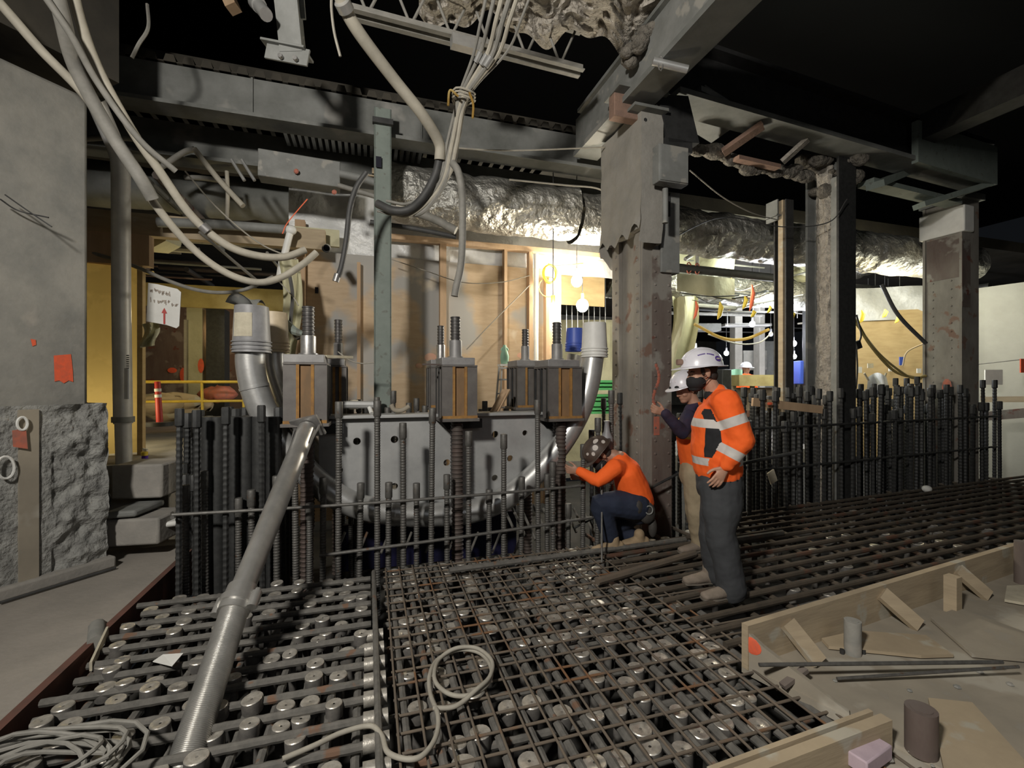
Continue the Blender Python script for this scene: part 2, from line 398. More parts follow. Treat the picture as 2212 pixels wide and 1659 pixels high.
mb = MB(); patch(mb, [(66, 732), (77, 734), (78, 745), (70, 748)], .003); part('paint_patch', mb, M['spray'], cl, 'small orange paint dab')
mb = MB(); patch(mb, [(26, 930), (56, 925), (60, 970), (28, 965)], .125); part('paint_patch', mb, M['spray_faint'], cl, 'faded red and white painted mark')
mb = MB()
for c, r in (((12, 1010), 24), ((48, 915), 14)):
    ring = [onface(c[0] + r * math.cos(t) * .8, c[1] + r * math.sin(t), .127) for t in [i * math.pi / 9 for i in range(18)]]
    mb.tube(ring, .009, 6, closed=True)
part('painted_ring', mb, M['white'], cl, 'pale sprayed ring marks')
# corbel lumps above the column
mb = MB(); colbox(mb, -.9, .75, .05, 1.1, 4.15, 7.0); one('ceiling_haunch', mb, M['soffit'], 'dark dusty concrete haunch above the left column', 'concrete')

# ---- beam over the back, along u
bm_ = thing('steel_girder', 'long dusty steel girder carrying the corrugated deck edge across the back', 'beam', W(-3, 5.55, 4.45))
mb = MB(); mb.bx(-3.1, 3.1, 5.60, 5.63, 4.42, 4.845); part('web', mb, M['steel_beam'], bm_)
mb = MB(); mb.bx(-3.1, 3.1, 5.48, 5.75, 4.38, 4.42); part('bottom_flange', mb, M['steel_beam'], bm_)
for u in (-2.9, -1.2, .6):
    mb = MB(); mb.bx(u, u + .02, 5.58, 5.60, 4.42, 4.845); part('stiffener', mb, M['steel_beam'], bm_)
# second, lower girder behind (between post and duct)
bm2 = thing('steel_girder', 'lower dusty girder behind the green post above the foil duct', 'beam', W(0, 6.0, 4.2))
mb = MB(); mb.bx(-7, 4.5, 6.35, 6.40, 4.20, 4.62); part('web', mb, M['steel_beam'], bm2)
mb = MB(); mb.bx(-7, 4.5, 6.2, 6.5, 4.16, 4.20); part('bottom_flange', mb, M['steel_beam'], bm2)
for i in range(26):   # short corrugated pieces hanging under the first girder
    pass
ch = MB()
for i in range(22):
    u = -.95 + i * .075
    ch.bx(u, u + .04, 5.9 + (i % 2) * .03, 6.3, 4.50, 4.62 - (i % 2) * .03)
one('deck_strip', ch, M['galv'], 'short strip of shiny corrugated metal decking above the hanging hoses', 'decking')
ch = MB()
for i in range(20):
    u = .05 + i * .10; ch.bx(u, u + .06, 6.08, 6.12, 4.20, 4.27)
ch.bx(.0, 2.3, 6.1, 6.16, 4.17, 4.19)
one('perforated_strip', ch, M['form'], 'thin lit strip of slotted battens below the girder beside the main column', 'batten')

# ---- diagonal beam toward upper right
pe = D(1240, 337, 5.96); ue, ve = UV(pe); ve = 5.40
bd = thing('steel_girder', 'big pale grey girder running overhead from the upper edge to the main column', 'beam', pe)
mb = MB(); mb.bx(ue, ue + .03, 1.2, ve, 4.52, 4.92); mb.bx(ue + .27, ue + .30, 1.2, ve, 4.52, 4.92); part('web', mb, M['steel_grey'], bd)
mb = MB(); mb.bx(ue - .02, ue + .32, 1.2, ve + .03, 4.46, 4.52); part('bottom_flange', mb, M['steel_beam'], bd)
mb = MB(); mb.bx(ue - .05, ue + .35, 1.2, ve - .15, 4.92, 4.96); part('top_flange', mb, M['steel_beam'], bd)
mb = MB(); mb.cyl(D(1410, 132, 4.15), D(1485, 150, 4.15), .035, 14)
pcl = one('pipe_stub', mb, M['galv'], 'short silver pipe stub clamped under the big overhead girder', 'pipe')
mb = MB(); mb.tube([D(1427 + 5 * math.cos(t), 137 + 16 * math.sin(t), 4.13) for t in [i * .7 for i in range(9)]], .006, 6, closed=True)
part('clamp_ring', mb, M['nut'], pcl)
# rusty bearing plates on top of the column
br = thing('bearing_bracket', 'rusty bolted bearing bracket between the main column and the overhead girder', 'bracket', D(1370, 265, 4.9))
mb = MB(); p = D(1370, 238, 4.9); mb.box(p, U3 * .27, V3 * .06, Z3 * .13); part('face_plate', mb, M['brick_rust'], br, 'rust-brown plate', bev=.01)
mb = MB(); mb.box(D(1374, 210, 4.88), U3 * .29, V3 * .16, Z3 * .02); part('cap_plate', mb, M['steel_beam'], br)
mb = MB(); mb.box(D(1392, 246, 4.86), U3 * .20, V3 * .14, Z3 * .015); part('shelf_angle', mb, M['steel_beam'], br)
for x, y in ((1331, 232), (1415, 234), (1391, 262)):
    mb = MB(); q = D(x, y, 4.83); mb.cyl(q, q - V3 * .03, .022, 6); part('bolt', mb, M['steel_dark'], br)

# ---- main riveted column
cu, cv = UV(D(1387, 900, 4.95))
mc = thing('riveted_column', 'big old riveted steel column behind the standing workers with red-brown paint and concrete casing above', 'column', W(cu + .15, cv + .3, -.4))
mb = MB()
mb.bx(cu + .04, cu + .30, cv + .03, cv + .58, -.42, 4.4)
mb.bx(cu, cu + .36, cv, cv + .035, -.42, 3.2); mb.bx(cu, cu + .36, cv + .60, cv + .635, -.42, 3.2)
mb.bx(cu - .005, cu + .04, cv + .035, cv + .16, -.42, 3.2); mb.bx(cu - .005, cu + .04, cv + .47, cv + .60, -.42, 3.2)
part('shaft', mb, M['old_column_grey'], mc, bev=.004)
mb = MB(); mb.bx(cu + .12, cu + .355, cv - .02, cv + .001, -.42, 3.0); part('front_plate', mb, M['old_column'], mc, 'red-brown painted face plate')
for k in range(22):
    z = .1 + k * .14
    for uu in (cu + .15, cu + .32):
        mb = MB(); mb.ell(W(uu, cv - .02, z), U3 * .016, Z3 * .016, V3 * .012, 8, 4); part('rivet', mb, M['old_column'], mc)
    for vv in (cv + .09, cv + .54):
        mb = MB(); mb.ell(W(cu - .006, vv, z), V3 * .016, Z3 * .016, U3 * .012, 8, 4); part('rivet', mb, M['old_column_grey'], mc)
mb = MB()
def enc(a, b):   # jagged casing
    t = a * 4; s = int(min(3.999, t)); f = t - s
    c = [(-.10, -.14), (.17, -.14), (.17, .72), (-.10, .72)]
    p = [c[s][i] + (c[(s + 1) % 4][i] - c[s][i]) * f for i in (0, 1)]
    zb = 3.03 + fnoise((p[0] * 6, p[1] * 6, 1), 1) * .22 + (.12 if s == 3 else 0)
    z = zb + b * (4.42 - zb); n = fnoise((p[0], p[1], z), 7) * .012 + (.03 * (1 - b) ** 8)
    return W(cu + p[0] - n, cv + p[1], z)
mb.grid(enc, 80, 40, flip=False); mb.bx(cu - .07, cu + .14, cv - .11, cv + .69, 3.2, 4.4)
part('concrete_casing', mb, M['encasement'], mc, 'pale concrete casing broken off at its lower end')
mb = MB(); mb.bx(cu + .20, cu + .43, cv - .06, cv - .03, 2.75, 3.62); mb.bx(cu + .40, cu + .43, cv - .03, cv + .3, 2.75, 3.62)
part('splice_plate', mb, M['steel_grey'], mc, 'grey splice plate', bev=.004)
mb = MB(); mb.bx(cu + .27, cu + .30, cv - .075, cv - .055, 3.35, 3.6); part('slot', mb, M['steel_dark'], mc)
mb = MB()
for i in range(14):
    t = i / 13 * 6.0; mb.ell(W(cu + .16 + .035 * math.sin(t), cv - .022, 1.75 - i * .035), U3 * .02, Z3 * .025, V3 * .003, 8, 4)
mb.bx(cu + .13, cu + .20, cv - .024, cv - .02, 1.0, 1.2)
part('paint_mark', mb, M['spray_faint'], mc, 'faded orange spray squiggle')
# electrical box next to it
bxp = D(1448, 360, 4.75); eb = thing('junction_box', 'flat grey steel junction box on the right of the main column casing', 'box', bxp)
mb = MB(); mb.box(bxp, U3 * .175, V3 * .06, Z3 * .19); part('body', mb, M['steel_grey'], eb, bev=.008)
mb = MB(); mb.box(bxp - V3 * .066, U3 * .165, V3 * .006, Z3 * .18); part('cover', mb, M['steel_grey'], eb, bev=.004)
mb = MB(); mb.cyl(D(1437, 408, 4.7), D(1437, 482, 4.7), .03, 12); one('conduit_stub', mb, M['steel_grey'], 'short grey conduit hanging under the junction box', 'pipe')
bxp = D(1460, 262, 4.95); mb = MB(); mb.box(bxp, (U3 + Z3 * .12) * .19, V3 * .05, (Z3 - U3 * .3) * .24); mb.box(bxp + Vector((.0, .0, -.28)), U3 * .17, V3 * .05, Z3 * .06)
one('hanging_plate', mb, M['steel_dark'], 'dark tilted steel plate hanging above the junction box', 'plate')

# ---- beams on the right
b2 = thing('steel_girder', 'dark girder overhead on the right ending above the far right column', 'beam', W(3, 4.4, 4.6))
g0 = D(1430, 829, 4.9); g1 = D(2140, 829, 7.2); gd = (g1 - g0).normalized(); gs = Vector((-gd.y, gd.x, 0))
def gbox(mb, t0, t1, s0, s1, z0, z1):
    c = g0 + gd * (t0 + t1) / 2 + gs * (s0 + s1) / 2; c.z = (z0 + z1) / 2
    mb.box(c, gd * (t1 - t0) / 2, gs * (s1 - s0) / 2, Z3 * (z1 - z0) / 2)
GL = (g1 - g0).length
mb = MB(); gbox(mb, 0, GL, .1, .14, 4.72, 5.25); part('web', mb, M['steel_dark'], b2)
mb = MB(); gbox(mb, .2, GL, -.05, .32, 4.66, 4.72); part('bottom_flange', mb, M['steel_beam'], b2)
mb = MB(); gbox(mb, 0, GL, -.05, .32, 5.25, 5.3); part('top_flange', mb, M['steel_dark'], b2)
mb = MB(); gbox(mb, GL - 2.0, GL, -.08, .0, 4.62, 5.2); part('side_plate', mb, M['steel_green'], b2, 'lit end plate')
ru, rv = UV(D(1960, 829, 6.6)); mb = MB(); mb.bx(ru, ru + .3, .6, rv, 4.95, 5.3); one('steel_girder', mb, M['steel_dark'], 'faint dark girder crossing overhead at the upper right', 'beam')
mb = MB(); mb.beam(D(1890, 400, 6.5), D(2010, 350, 7.6), .22, .09); mb.beam(D(1870, 395, 6.6), D(2060, 440, 7.4), .22, .07); mb.beam(D(1985, 445, 7.1), D(2130, 400, 7.2), .2, .08)
one('brace_plates', mb, M['steel_green'], 'pair of flat brace plates framing the dark gap left of the far right column', 'brace')

# ---- column with fireproofing stripe
eu, ev = UV(D(1812, 829, 6.3))
fc = thing('fireproofed_column', 'dark steel column with a pale stripe of sprayed fireproofing in its web', 'column', W(eu + .15, ev + .25, -.4))
mb = MB(); mb.bx(eu, eu + .32, ev, ev + .035, -.42, 4.66); part('front_flange', mb, M['rebar_dark'], fc, bev=.004)
mb = MB(); mb.bx(eu, eu + .32, ev + .47, ev + .505, -.42, 4.66); part('back_flange', mb, M['steel_grey'], fc, bev=.004)
mb = MB(); mb.bx(eu + .14, eu + .18, ev + .035, ev + .47, -.42, 4.66); part('web', mb, M['steel_grey'], fc)
mb = MB(); mb.bx(eu + .02, eu + .14, ev + .035, ev + .13, -.42, 4.4); part('inner_angle', mb, M['steel_grey'], fc)
mb = MB()
def spray(a, b):
    z = -.4 + b * 5.0; s = a * math.pi; r = 1 + .5 * fnoise((a * 2, z, 3), 6) + .25 * fnoise((a * 4, z, 5), 15)
    return W(eu + .06 - .07 * math.sin(s) * r, ev + .25 - .115 * math.cos(s) * (1 + .2 * fnoise((0, z, 8), 4)), z)
mb.grid(spray, 14, 240); part('fireproofing', mb, M['fireproof'], fc, 'pale lumpy sprayed fireproofing')
mb = MB()
for i in range(46):
    a = random.uniform(0, 6.28); r = random.uniform(.05, .33); z = random.uniform(4.25, 4.72); s = random.uniform(.04, .12)
    mb.ell(W(eu + .16 + r * math.cos(a) * 1.2, ev + .25 + r * math.sin(a), z), U3 * s * 1.3, V3 * s, Z3 * s * random.uniform(.6, 1.3), 7, 5)
part('crumbled_cap', mb, M['crumble'], fc, 'crumbled concrete around the column head')
# broken slab edge left hanging
mb = MB(); e0 = D(1490, 322, 5.7); e1 = D(1740, 385, 6.5)
for i in range(70):
    t = i / 69; p = e0.lerp(e1, t) + Vector((0, 0, .05 * math.sin(t * 9) + random.uniform(-.05, .05)))
    s = random.uniform(.03, .075) * (1.5 if .18 < t < .25 or t > .85 else 1)
    mb.ell(p, Vector((s * 1.6, .2 * s, 0)), Vector((0, s, 0)), Vector((0, 0, s * random.uniform(.6, 1.1))), 7, 5)
one('broken_slab_edge', mb, M['crumble'], 'jagged broken concrete slab edge hanging between the two right columns', 'concrete')
for a, b, wd, m, l in (((1562, 330, 5.75), (1648, 270, 5.5), .16, 'brick_rust', 'rusty flat bar slanting up from the broken slab edge'),
                       ((1690, 350, 6.1), (1745, 300, 5.9), .10, 'fireproof', 'pale concrete shard leaning beside the fireproofed column head'),
                       ((1590, 342, 5.85), (1680, 362, 6.1), .10, 'brick_rust', 'rusty strip lying along the broken slab edge')):
    mb = MB(); mb.beam(D(*a), D(*b), wd, .05); one('rusty_bar' if m != 'fireproof' else 'concrete_shard', mb, M[m], l, 'debris')
mb = MB(); mb.box(D(1530, 250, 5.6), (U3 - Z3 * .35) * .3, V3 * .3, Z3 * .03); mb.box(D(1508, 222, 5.3), (U3 - Z3 * .2) * .12, V3 * .2, Z3 * .03)
one('torn_sheet', mb, M['steel_grey'], 'torn grey sheet metal under the right girder near the main column', 'sheet metal')

# ---- far right column, small post, green post
fu, fv = UV(D(2078, 829, 7.5))
fr = thing('riveted_column', 'far right riveted steel column with a rust-red patch below its white top', 'column', W(fu, fv + .3, -.4))
mb = MB(); mb.bx(fu + .03, fu + .37, fv + .03, fv + .55, -.42, 4.62); mb.bx(fu, fu + .42, fv, fv + .04, -.42, 4.62); mb.bx(fu, fu + .42, fv + .52, fv + .56, -.42, 4.62); part('shaft', mb, M['old_column_grey'], fr, bev=.004)
mb = MB(); mb.bx(fu + .02, fu + .032, fv + .05, fv + .51, 3.3, 4.0); mb.bx(fu - .004, fu + .2, fv - .006, fv + .001, 2.8, 3.9); part('rust_patch', mb, M['old_column'], fr, 'rust-red bare patch')
mb = MB(); mb.bx(fu - .03, fu + .22, fv - .05, fv + .6, 4.02, 4.45); part('top_casing', mb, M['white'], fr, 'pale casing at the top', bev=.02)
mb = MB(); mb.bx(fu - .03, fu + .47, fv - .06, fv + .6, 4.56, 4.66); part('cap_plate', mb, M['steel_beam'], fr)
for k in range(20):
    for vv in (fv + .16, fv + .42):
        mb = MB(); mb.ell(W(fu + .028, vv, .6 + k * .14), V3 * .016, Z3 * .016, U3 * .012, 7, 4); part('rivet', mb, M['old_column_grey'], fr)
mb = MB(); q = W(fu - .01, fv + .2, 1.5); mb.ell(q, V3 * .07, Z3 * .14, U3 * .006, 10, 6); part('paint_mark', mb, M['spray_faint'], fr)
pu, pv = UV(D(1698, 829, 6.6))
ps = thing('steel_post', 'slim steel post with a timber strip left of the fireproofed column', 'post', W(pu, pv, -.4))
mb = MB(); mb.bx(pu - .0, pu + .14, pv, pv + .02, -.42, 4.19); mb.bx(pu, pu + .14, pv + .19, pv + .21, -.42, 4.19); mb.bx(pu + .06, pu + .08, pv + .02, pv + .19, -.42, 4.19); part('shaft', mb, M['steel_dark'], ps)
mb = MB(); mb.bx(pu - .02, pu + .06, pv + .035, pv + .115, -.42, 4.19); part('timber_strip', mb, M['form'], ps, 'pale timber strip')
mb = MB(); mb.box(D(1678, 470, 6.75), U3 * .11, V3 * .1, Z3 * .01); mb.box(D(1668, 458, 6.75), U3 * .01, V3 * .1, Z3 * .15); part('side_bracket', mb, M['steel_grey'], ps)
gu, gv = UV(D(808, 829, 5.12)); gu1, _ = UV(D(846, 829, 5.14))
gp = thing('steel_post', 'tall green-grey flat steel post standing behind the curved pipe frame', 'post', W((gu + gu1) / 2, gv, -.4))
mb = MB(); mb.bx(gu, gu1, gv, gv + .03, -.42, 4.62); mb.bx(gu, gu + .02, gv, gv + .12, -.42, 4.62); mb.bx(gu1 - .02, gu1, gv, gv + .12, -.42, 4.62); part('shaft', mb, M['steel_green'], gp, bev=.004)
mb = MB(); mb.box(D(818, 350, 5.11), U3 * .03, V3 * .005, Z3 * .06); part('slot', mb, M['dark_hole'], gp)
mb = MB(); mb.box(D(827, 263, 5.13), U3 * .11, V3 * .03, Z3 * .03); part('cap', mb, M['steel_dark'], gp)

# ================================================================ plywood partition
WV = 6.72
wl, _ = UV(Q(640, 700, WV)); wr, _ = UV(Q(1212, 700, WV))
mb = MB(); mb.bx(wl, wr, WV, WV + .03, -.3, 3.33); struct('wall_back', mb, M['ply'])
mb = MB()
def sheet(a, b):
    u = wl - .1 + a * (wr - wl + 1.6); z = 3.28 + b * 1.1
    return W(u, WV + .06 + .03 * fnoise((u, z, 0), 3) - .015 + .02 * math.sin(u * 9 + z * 3), z)
mb.grid(sheet, 90, 14); struct('wall_back', mb, M['plastic'], smooth=True)
mb = MB(); mb.beam(Q(640, 520, WV - .1) , Q(642, 505, WV - .1), .1, .1)
def stud(x, ztop, wd=.04, dp=.10, m='stud', lab='', zb=-.3, name='timber_stud', dv=.0):
    u, _ = UV(Q(x, 700, WV - .1)); mb = MB(); mb.bx(u - wd / 2, u + wd / 2, WV - .12 + dv, WV - .005, zb, ztop)
    return one(name, mb, M[m], lab, 'stud', 'timber studs of the plywood partition')
stud(957, 3.55, .09, m='stud', lab='timber stud of the partition behind the centre anchor block')
stud(1092, 3.55, .045, lab='thin reddish timber stud in front of the plywood above the small ladder')
stud(1146, 3.55, .06, lab='timber stud left of the white vertical pipe on the partition')
stud(1182, 3.2, .05, lab='timber stud behind the coiled yellow cable')
stud(648, 3.7, .12, lab='wide timber at the left end of the plywood partition')
stud(775, 3.2, .045, lab='thin painted timber on the plywood left of the green post')
mb = MB(); u0_, _ = UV(Q(835, 510, WV - .1)); mb.bx(u0_, wr + .9, WV - .15, WV - .02, 3.55, 3.62)
one('timber_rail', mb, M['stud'], 'horizontal timber top rail across the white plastic sheet', 'timber')
u_, _ = UV(Q(1158, 600, WV - .2)); mb = MB(); mb.cyl(W(u_, WV - .2, -.3), W(u_, WV - .2, 3.5), .035, 16)
one('vertical_pipe', mb, M['white'], 'white vertical pipe fixed on the partition left of the coiled yellow cable', 'pipe')
mb = MB(); mb.bx(wr + .0, wr + 1.2, WV + .8, WV + .84, 2.95, 3.85); struct('wall_back', mb, M['ply_plain'])
mb = MB(); mb.box(Q(684, 627, WV - .03), U3 * .02, V3 * .01, Z3 * .04); one('wall_hole', mb, M['dark_hole'], 'small dark slot cut in the plywood above the left anchor block', 'hole')
for x, y, r in ((930, 772, 16), (1125, 768, 11), (905, 790, 9)):
    mb = MB(); mb.ell(Q(x, y, WV - .003), U3 * r * .0055, Z3 * r * .004, V3 * .003, 12, 4)
    one('paint_smudge', mb, M['spray_pale'], {930: 'faint orange spray smudge on plywood left of the centre anchor block', 1125: 'faint orange spray smudge on plywood right of the toy-sized green lamp', 905: 'tiny lowest orange smudge on the plywood'}[x], 'paint mark')

# ---- yellow lit plastic and boards at the left, passage behind
ys = 7.0
def lq(px, py, v=ys): return Q(px, py, v)
mb = MB()
pl0, _ = UV(Q(120, 700, 6.2)); pl1, _ = UV(Q(308, 700, 6.2))
def ysheet(a, b):
    u = pl0 + a * (pl1 - pl0); z = .78 + b * 2.1
    return W(u, 6.2 + .04 * math.sin(u * 7) + .02 * fnoise((u, z, 2), 3), z)
mb.grid(ysheet, 60, 12); one('plastic_curtain', mb, M['yellow_sheet'], 'amber translucent plastic sheeting lit from behind, right of the left column', 'curtain')
mb = MB(); mb.bx(pl0, pl1 + .1, 6.1, 6.22, 2.86, 3.2); one('timber_header', mb, M['stud'], 'timber header over the amber sheeting', 'timber')
mb = MB(); mb.bx(pl0, pl1 + 1.9, 6.3, 6.42, 3.25, 3.5); one('timber_header', mb, M['form'], 'longer upper timber board over the left passage', 'timber')
u_, _ = UV(Q(309, 700, 6.2)); mb = MB(); mb.bx(u_ - .025, u_ + .025, 6.12, 6.2, .76, 2.9); one('timber_post', mb, M['ply_plain'], 'pale timber post at the right edge of the amber sheeting', 'post')
mb = MB(); a_, _ = UV(Q(300, 650, 8.5)); b_, _ = UV(Q(560, 650, 8.5)); mb.bx(a_, b_ + .6, 8.4, 8.46, 2.75, 3.1); one('timber_header', mb, M['yellow_dark'], 'dim amber header board across the back of the left passage', 'timber')
mb = MB(); mb.bx(a_ - 3, b_ + 1.2, 10.4, 10.5, .7, 3.4); one('passage_backdrop', mb, M['old_column'], 'dark rust-brown wall at the end of the left passage with orange spray', 'wall')
for (x, w_, m, lab) in ((420, 34, 'cream_cloth', 'pale concrete pier in the left passage'), (465, 40, 'rebar_dark', 'black pier in the left passage behind the grey bucket'), (402, 10, 'hose_cream', 'thin pale pipe in the left passage')):
    c0, _ = UV(Q(x - w_ / 2, 700, 8.8)); c1, _ = UV(Q(x + w_ / 2, 700, 8.8))
    mb = MB(); mb.bx(c0, c1, 8.8, 9.1, .7, 2.8 if w_ > 20 else 2.6); one('pier' if w_ > 20 else 'thin_pipe', mb, M[m], lab, 'pillar' if w_ > 20 else 'pipe')
for (x, y, a, b, lab) in ((372, 800, 9, 6, 'orange spray mark low in the passage left of the pale pier'), (396, 810, 7, 16, 'taller orange spray streak in the passage'), (434, 790, 6, 16, 'orange spray streak on the pale pier in the passage')):
    mb = MB(); q = Q(x, y, 8.78 if x == 434 else 10.38); k = q.y / 1000; mb.ell(q, U3 * a * k, Z3 * b * k, V3 * .004, 10, 4); one('paint_smudge', mb, M['spray'], lab, 'paint mark')
# railing and delineator
rl = thing('guard_rail', 'yellow painted guard rail across the left passage', 'railing', Q(420, 880, 7.6))
mb = MB(); mb.cyl(Q(310, 825, 7.6), Q(530, 825, 7.6), .02, 8); part('top_rail', mb, M['yellow_rail'], rl)
mb = MB(); mb.cyl(Q(310, 868, 7.6), Q(530, 866, 7.6), .018, 8); part('mid_rail', mb, M['yellow_rail'], rl)
for x in (436, 525):
    mb = MB(); mb.cyl(Q(x, 826, 7.6), Q(x + 2, 905, 7.6), .018, 8); part('rail_post', mb, M['yellow_rail'], rl)
dl = thing('delineator_post', 'red plastic delineator post with two white bands in the left passage', 'post', Q(345, 912, 7.0))
q0, q1 = Q(345, 915, 7.0), Q(340, 824, 7.0)
mb = MB(); mb.tube([q0, q0.lerp(q1, .5), q1], [.038, .035, .032], 12); part('tube', mb, M['red'], dl)
for t in (.62, .76):
    mb = MB(); mb.cyl(q0.lerp(q1, t), q0.lerp(q1, t + .07), .038, 12); part('white_band', mb, M['white'], dl)
mb = MB(); mb.cyl(q0 - Z3 * .03, q0 + Z3 * .02, .15, 14); part('base', mb, M['steel_dark'], dl)
for i, (x, y, s) in enumerate(((345, 872, .26), (385, 868, .25), (368, 886, .30), (420, 875, .2), (470, 852, .22))):
    mb = MB(); q = Q(x, y, 7.9 + .1 * i)
    mb.grid(lambda a, b: q + Vector((s * 1.4 * math.cos(a * 6.283) * math.sin(b * 3.1416), s * .8 * math.sin(a * 6.283) * math.sin(b * 3.1416), .55 * s * math.cos(b * 3.1416) + .05 * fnoise((a * 5, b * 5, i), 1))), 16, 10, flip=True)
    one('sandbag', mb, M['form'] if i < 4 else M['spray_faint'], ['dusty pale sandbag left of the red delineator', 'dusty sandbag right of the red delineator', 'lower dusty sandbag in front of the others', 'small dusty sandbag beside the rail post', 'orange-tinted sack at the right end of the guard rail'][i], 'sack', 'sacks behind the guard rail')
# sign
sg = thing('passage_sign', 'sagging white sign with faded brown lettering and a red up arrow in the left passage', 'sign', Q(350, 700, 6.4))
SV = 5.9
def sgn(px, py, off=0): return Q(px, py, SV - off)
mb = MB(); mb.prism([sgn(320, 611), sgn(341, 614), sgn(383, 624), sgn(391, 631), sgn(387, 704), sgn(381, 709), sgn(360, 702), sgn(316, 694)], V3 * .012); part('board', mb, M['white'], sg)
mb = MB()
RS = random.Random(2)
for (x0_, x1_, y_, n_c) in ((324, 372, 620, 6), (324, 384, 641, 8)):
    for i in range(n_c):
        xa = x0_ + (x1_ - x0_) * i / n_c; ya = y_ + (xa - x0_) * .2; wc = (x1_ - x0_) / n_c * .8
        for k in range(3):
            a_, b_ = RS.uniform(0, wc * .6), RS.uniform(0, 8)
            mb.prism([sgn(xa + a_, ya + b_, .004), sgn(xa + a_ + wc * RS.choice((.3, .9)), ya + b_, .004), sgn(xa + a_ + wc * .3, ya + b_ + RS.uniform(3, 6), .004), sgn(xa + a_, ya + b_ + RS.uniform(3, 6), .004)], V3 * -.002)
part('lettering', mb, M['faded_letter'], sg, 'faded brown lettering, illegible')
mb = MB(); mb.prism([sgn(353, 700, .004), sgn(353, 676, .004), sgn(349, 676, .004), sgn(355, 665, .004), sgn(361, 677, .004), sgn(357, 677, .004), sgn(357, 700, .004)], V3 * -.003); part('arrow', mb, M['red'], sg, 'red up arrow')
mb = MB()
def drape(a, b):
    return Q(306 + a * 34 + 6 * math.sin(b * 5), 700 + b * 52 - a * 6, SV + .15 + .05 * math.sin(a * 9 + b * 4))
mb.grid(drape, 12, 12); one('torn_plastic', mb, M['cream_cloth'], 'torn pale plastic flap hanging below the passage sign', 'plastic')
# blocks by the ledge
for (x0, x1, y0, y1, Y, z0, m, lab, nm) in ((242, 338, 1004, 1078, 4.3, 0, 'ledge', 'larger grey concrete block under the silver vertical pipe', 'concrete_block'),
                                  (226, 330, 1122, 1180, 4.05, 0, 'ledge', 'low grey block on the slab beside the left column', 'concrete_block'),
                                  (222, 280, 1105, 1120, 4.02, 0, 'steel_grey', 'small flat offcut on the low grey block', 'offcut'),
                                  (345, 372, 1128, 1140, 4.2, 0, 'white', 'small white plastic scrap beside the dark bar cage', 'scrap')):
    a, b = D(x0, y1, Y), D(x1, y0, Y); mb = MB(); c = (a + b) / 2; c.y += .2
    mb.box(c, Vector((abs(b.x - a.x) / 2, .04, 0)), Vector((-.02, .2, 0)), Z3 * (b.z - a.z) / 2)
    one(nm, mb, M[m], lab, 'block' if 'block' in nm else 'debris', bev=.02)
mb = MB(); mb.cyl(D(313, 1000, 4.75), D(313, 978, 4.75), .028, 12); sb = one('spray_bottle', mb, M['violet'], 'small violet and yellow spray bottle standing on the ledge', 'bottle')
mb = MB(); mb.cyl(D(312, 984, 4.72), D(312, 976, 4.72), .03, 12); part('label_band', mb, M['yellow'], sb)
mb = MB(); mb.cyl(D(313, 978, 4.75), D(313, 970, 4.75), .012, 8); mb.beam(D(309, 970, 4.75), D(318, 972, 4.75), .02, .02); part('trigger', mb, M['white'], sb)
# silver vertical pipe
sp = thing('vertical_pipe', 'silver vertical pipe with a coupling ring standing on the ledge behind the left column', 'pipe', D(268, 1000, 4.63))
mb = MB(); mb.tube([D(268, 1003, 4.63), D(266, 915, 4.63)], .068, 20); part('lower_tube', mb, M['dull_zinc'], sp)
mb = MB(); mb.tube([D(266, 915, 4.63), D(262, 640, 4.63), D(261, 372, 4.63), D(259, 345, 4.63), D(250, 318, 4.6), D(236, 285, 4.5), D(205, 215, 4.3)], .078, 20); part('upper_tube', mb, M['dull_zinc'], sp)
mb = MB(); mb.cyl(D(266, 912, 4.63), D(266, 900, 4.63), .093, 20); part('coupling_ring', mb, M['steel_grey'], sp)
mb = MB(); mb.prism([D(269, 795, 4.545), D(280, 795, 4.56), D(280, 862, 4.56), D(269, 862, 4.545)], Vector((0, -.004, 0))); part('paper_label', mb, M['white'], sp, 'white paper label strip')
mb = MB()
for i in range(7): mb.box(D(276, 768 + i * 4.5, 4.555), Vector((.012, 0, 0)), Vector((0, .003, 0)), Z3 * .005)
part('stencil', mb, M['steel_dark'], sp, 'small dark stencilled marks')
# ================================================================ OVERHEAD: joist, conduits, ducts
jo = thing('open_web_joist', 'pale open web joist crossing overhead in the upper middle', 'joist', D(1000, 80, 4.4))
ja, jb = D(760, 22, 4.0), D(1256, 152, 4.75)
for off, nm in ((-.03, 'chord_angle'), (.03, 'chord_angle')):
    mb = MB(); d = (jb - ja).normalized(); s = Vector((-d.y, d.x, 0)).normalized()
    mb.beam(ja + s * off, jb + s * off, .012, .075); mb.beam(ja + s * off * 1.7 - Z3 * .035, jb + s * off * 1.7 - Z3 * .035, .05, .01)
    part(nm, mb, M['form_ply'] if 0 else M['hose_grey'], jo)
NZ = 5
up = Vector((0, 0, .42))
prevp = None
for i in range(NZ + 1):
    t = (i + .35) / (NZ + 1); p = ja.lerp(jb, t)
    q = ja.lerp(jb, t + .5 / (NZ + 1)) + up; q0 = ja.lerp(jb, t - .5 / (NZ + 1)) + up
    for k in (q0, q):
        mb = MB(); mb.cyl(p, k, .013, 8); part('web_bar', mb, M['hose_grey'], jo)
mb = MB(); mb.beam(ja + up, jb + up, .09, .07); part('top_chord', mb, M['hose_grey'], jo)
mb = MB(); mb.beam(D(975, 88, 4.2), D(1035, 104, 4.3), .09, .1); part('splice_plate', mb, M['galv'], jo, 'brighter splice plate')
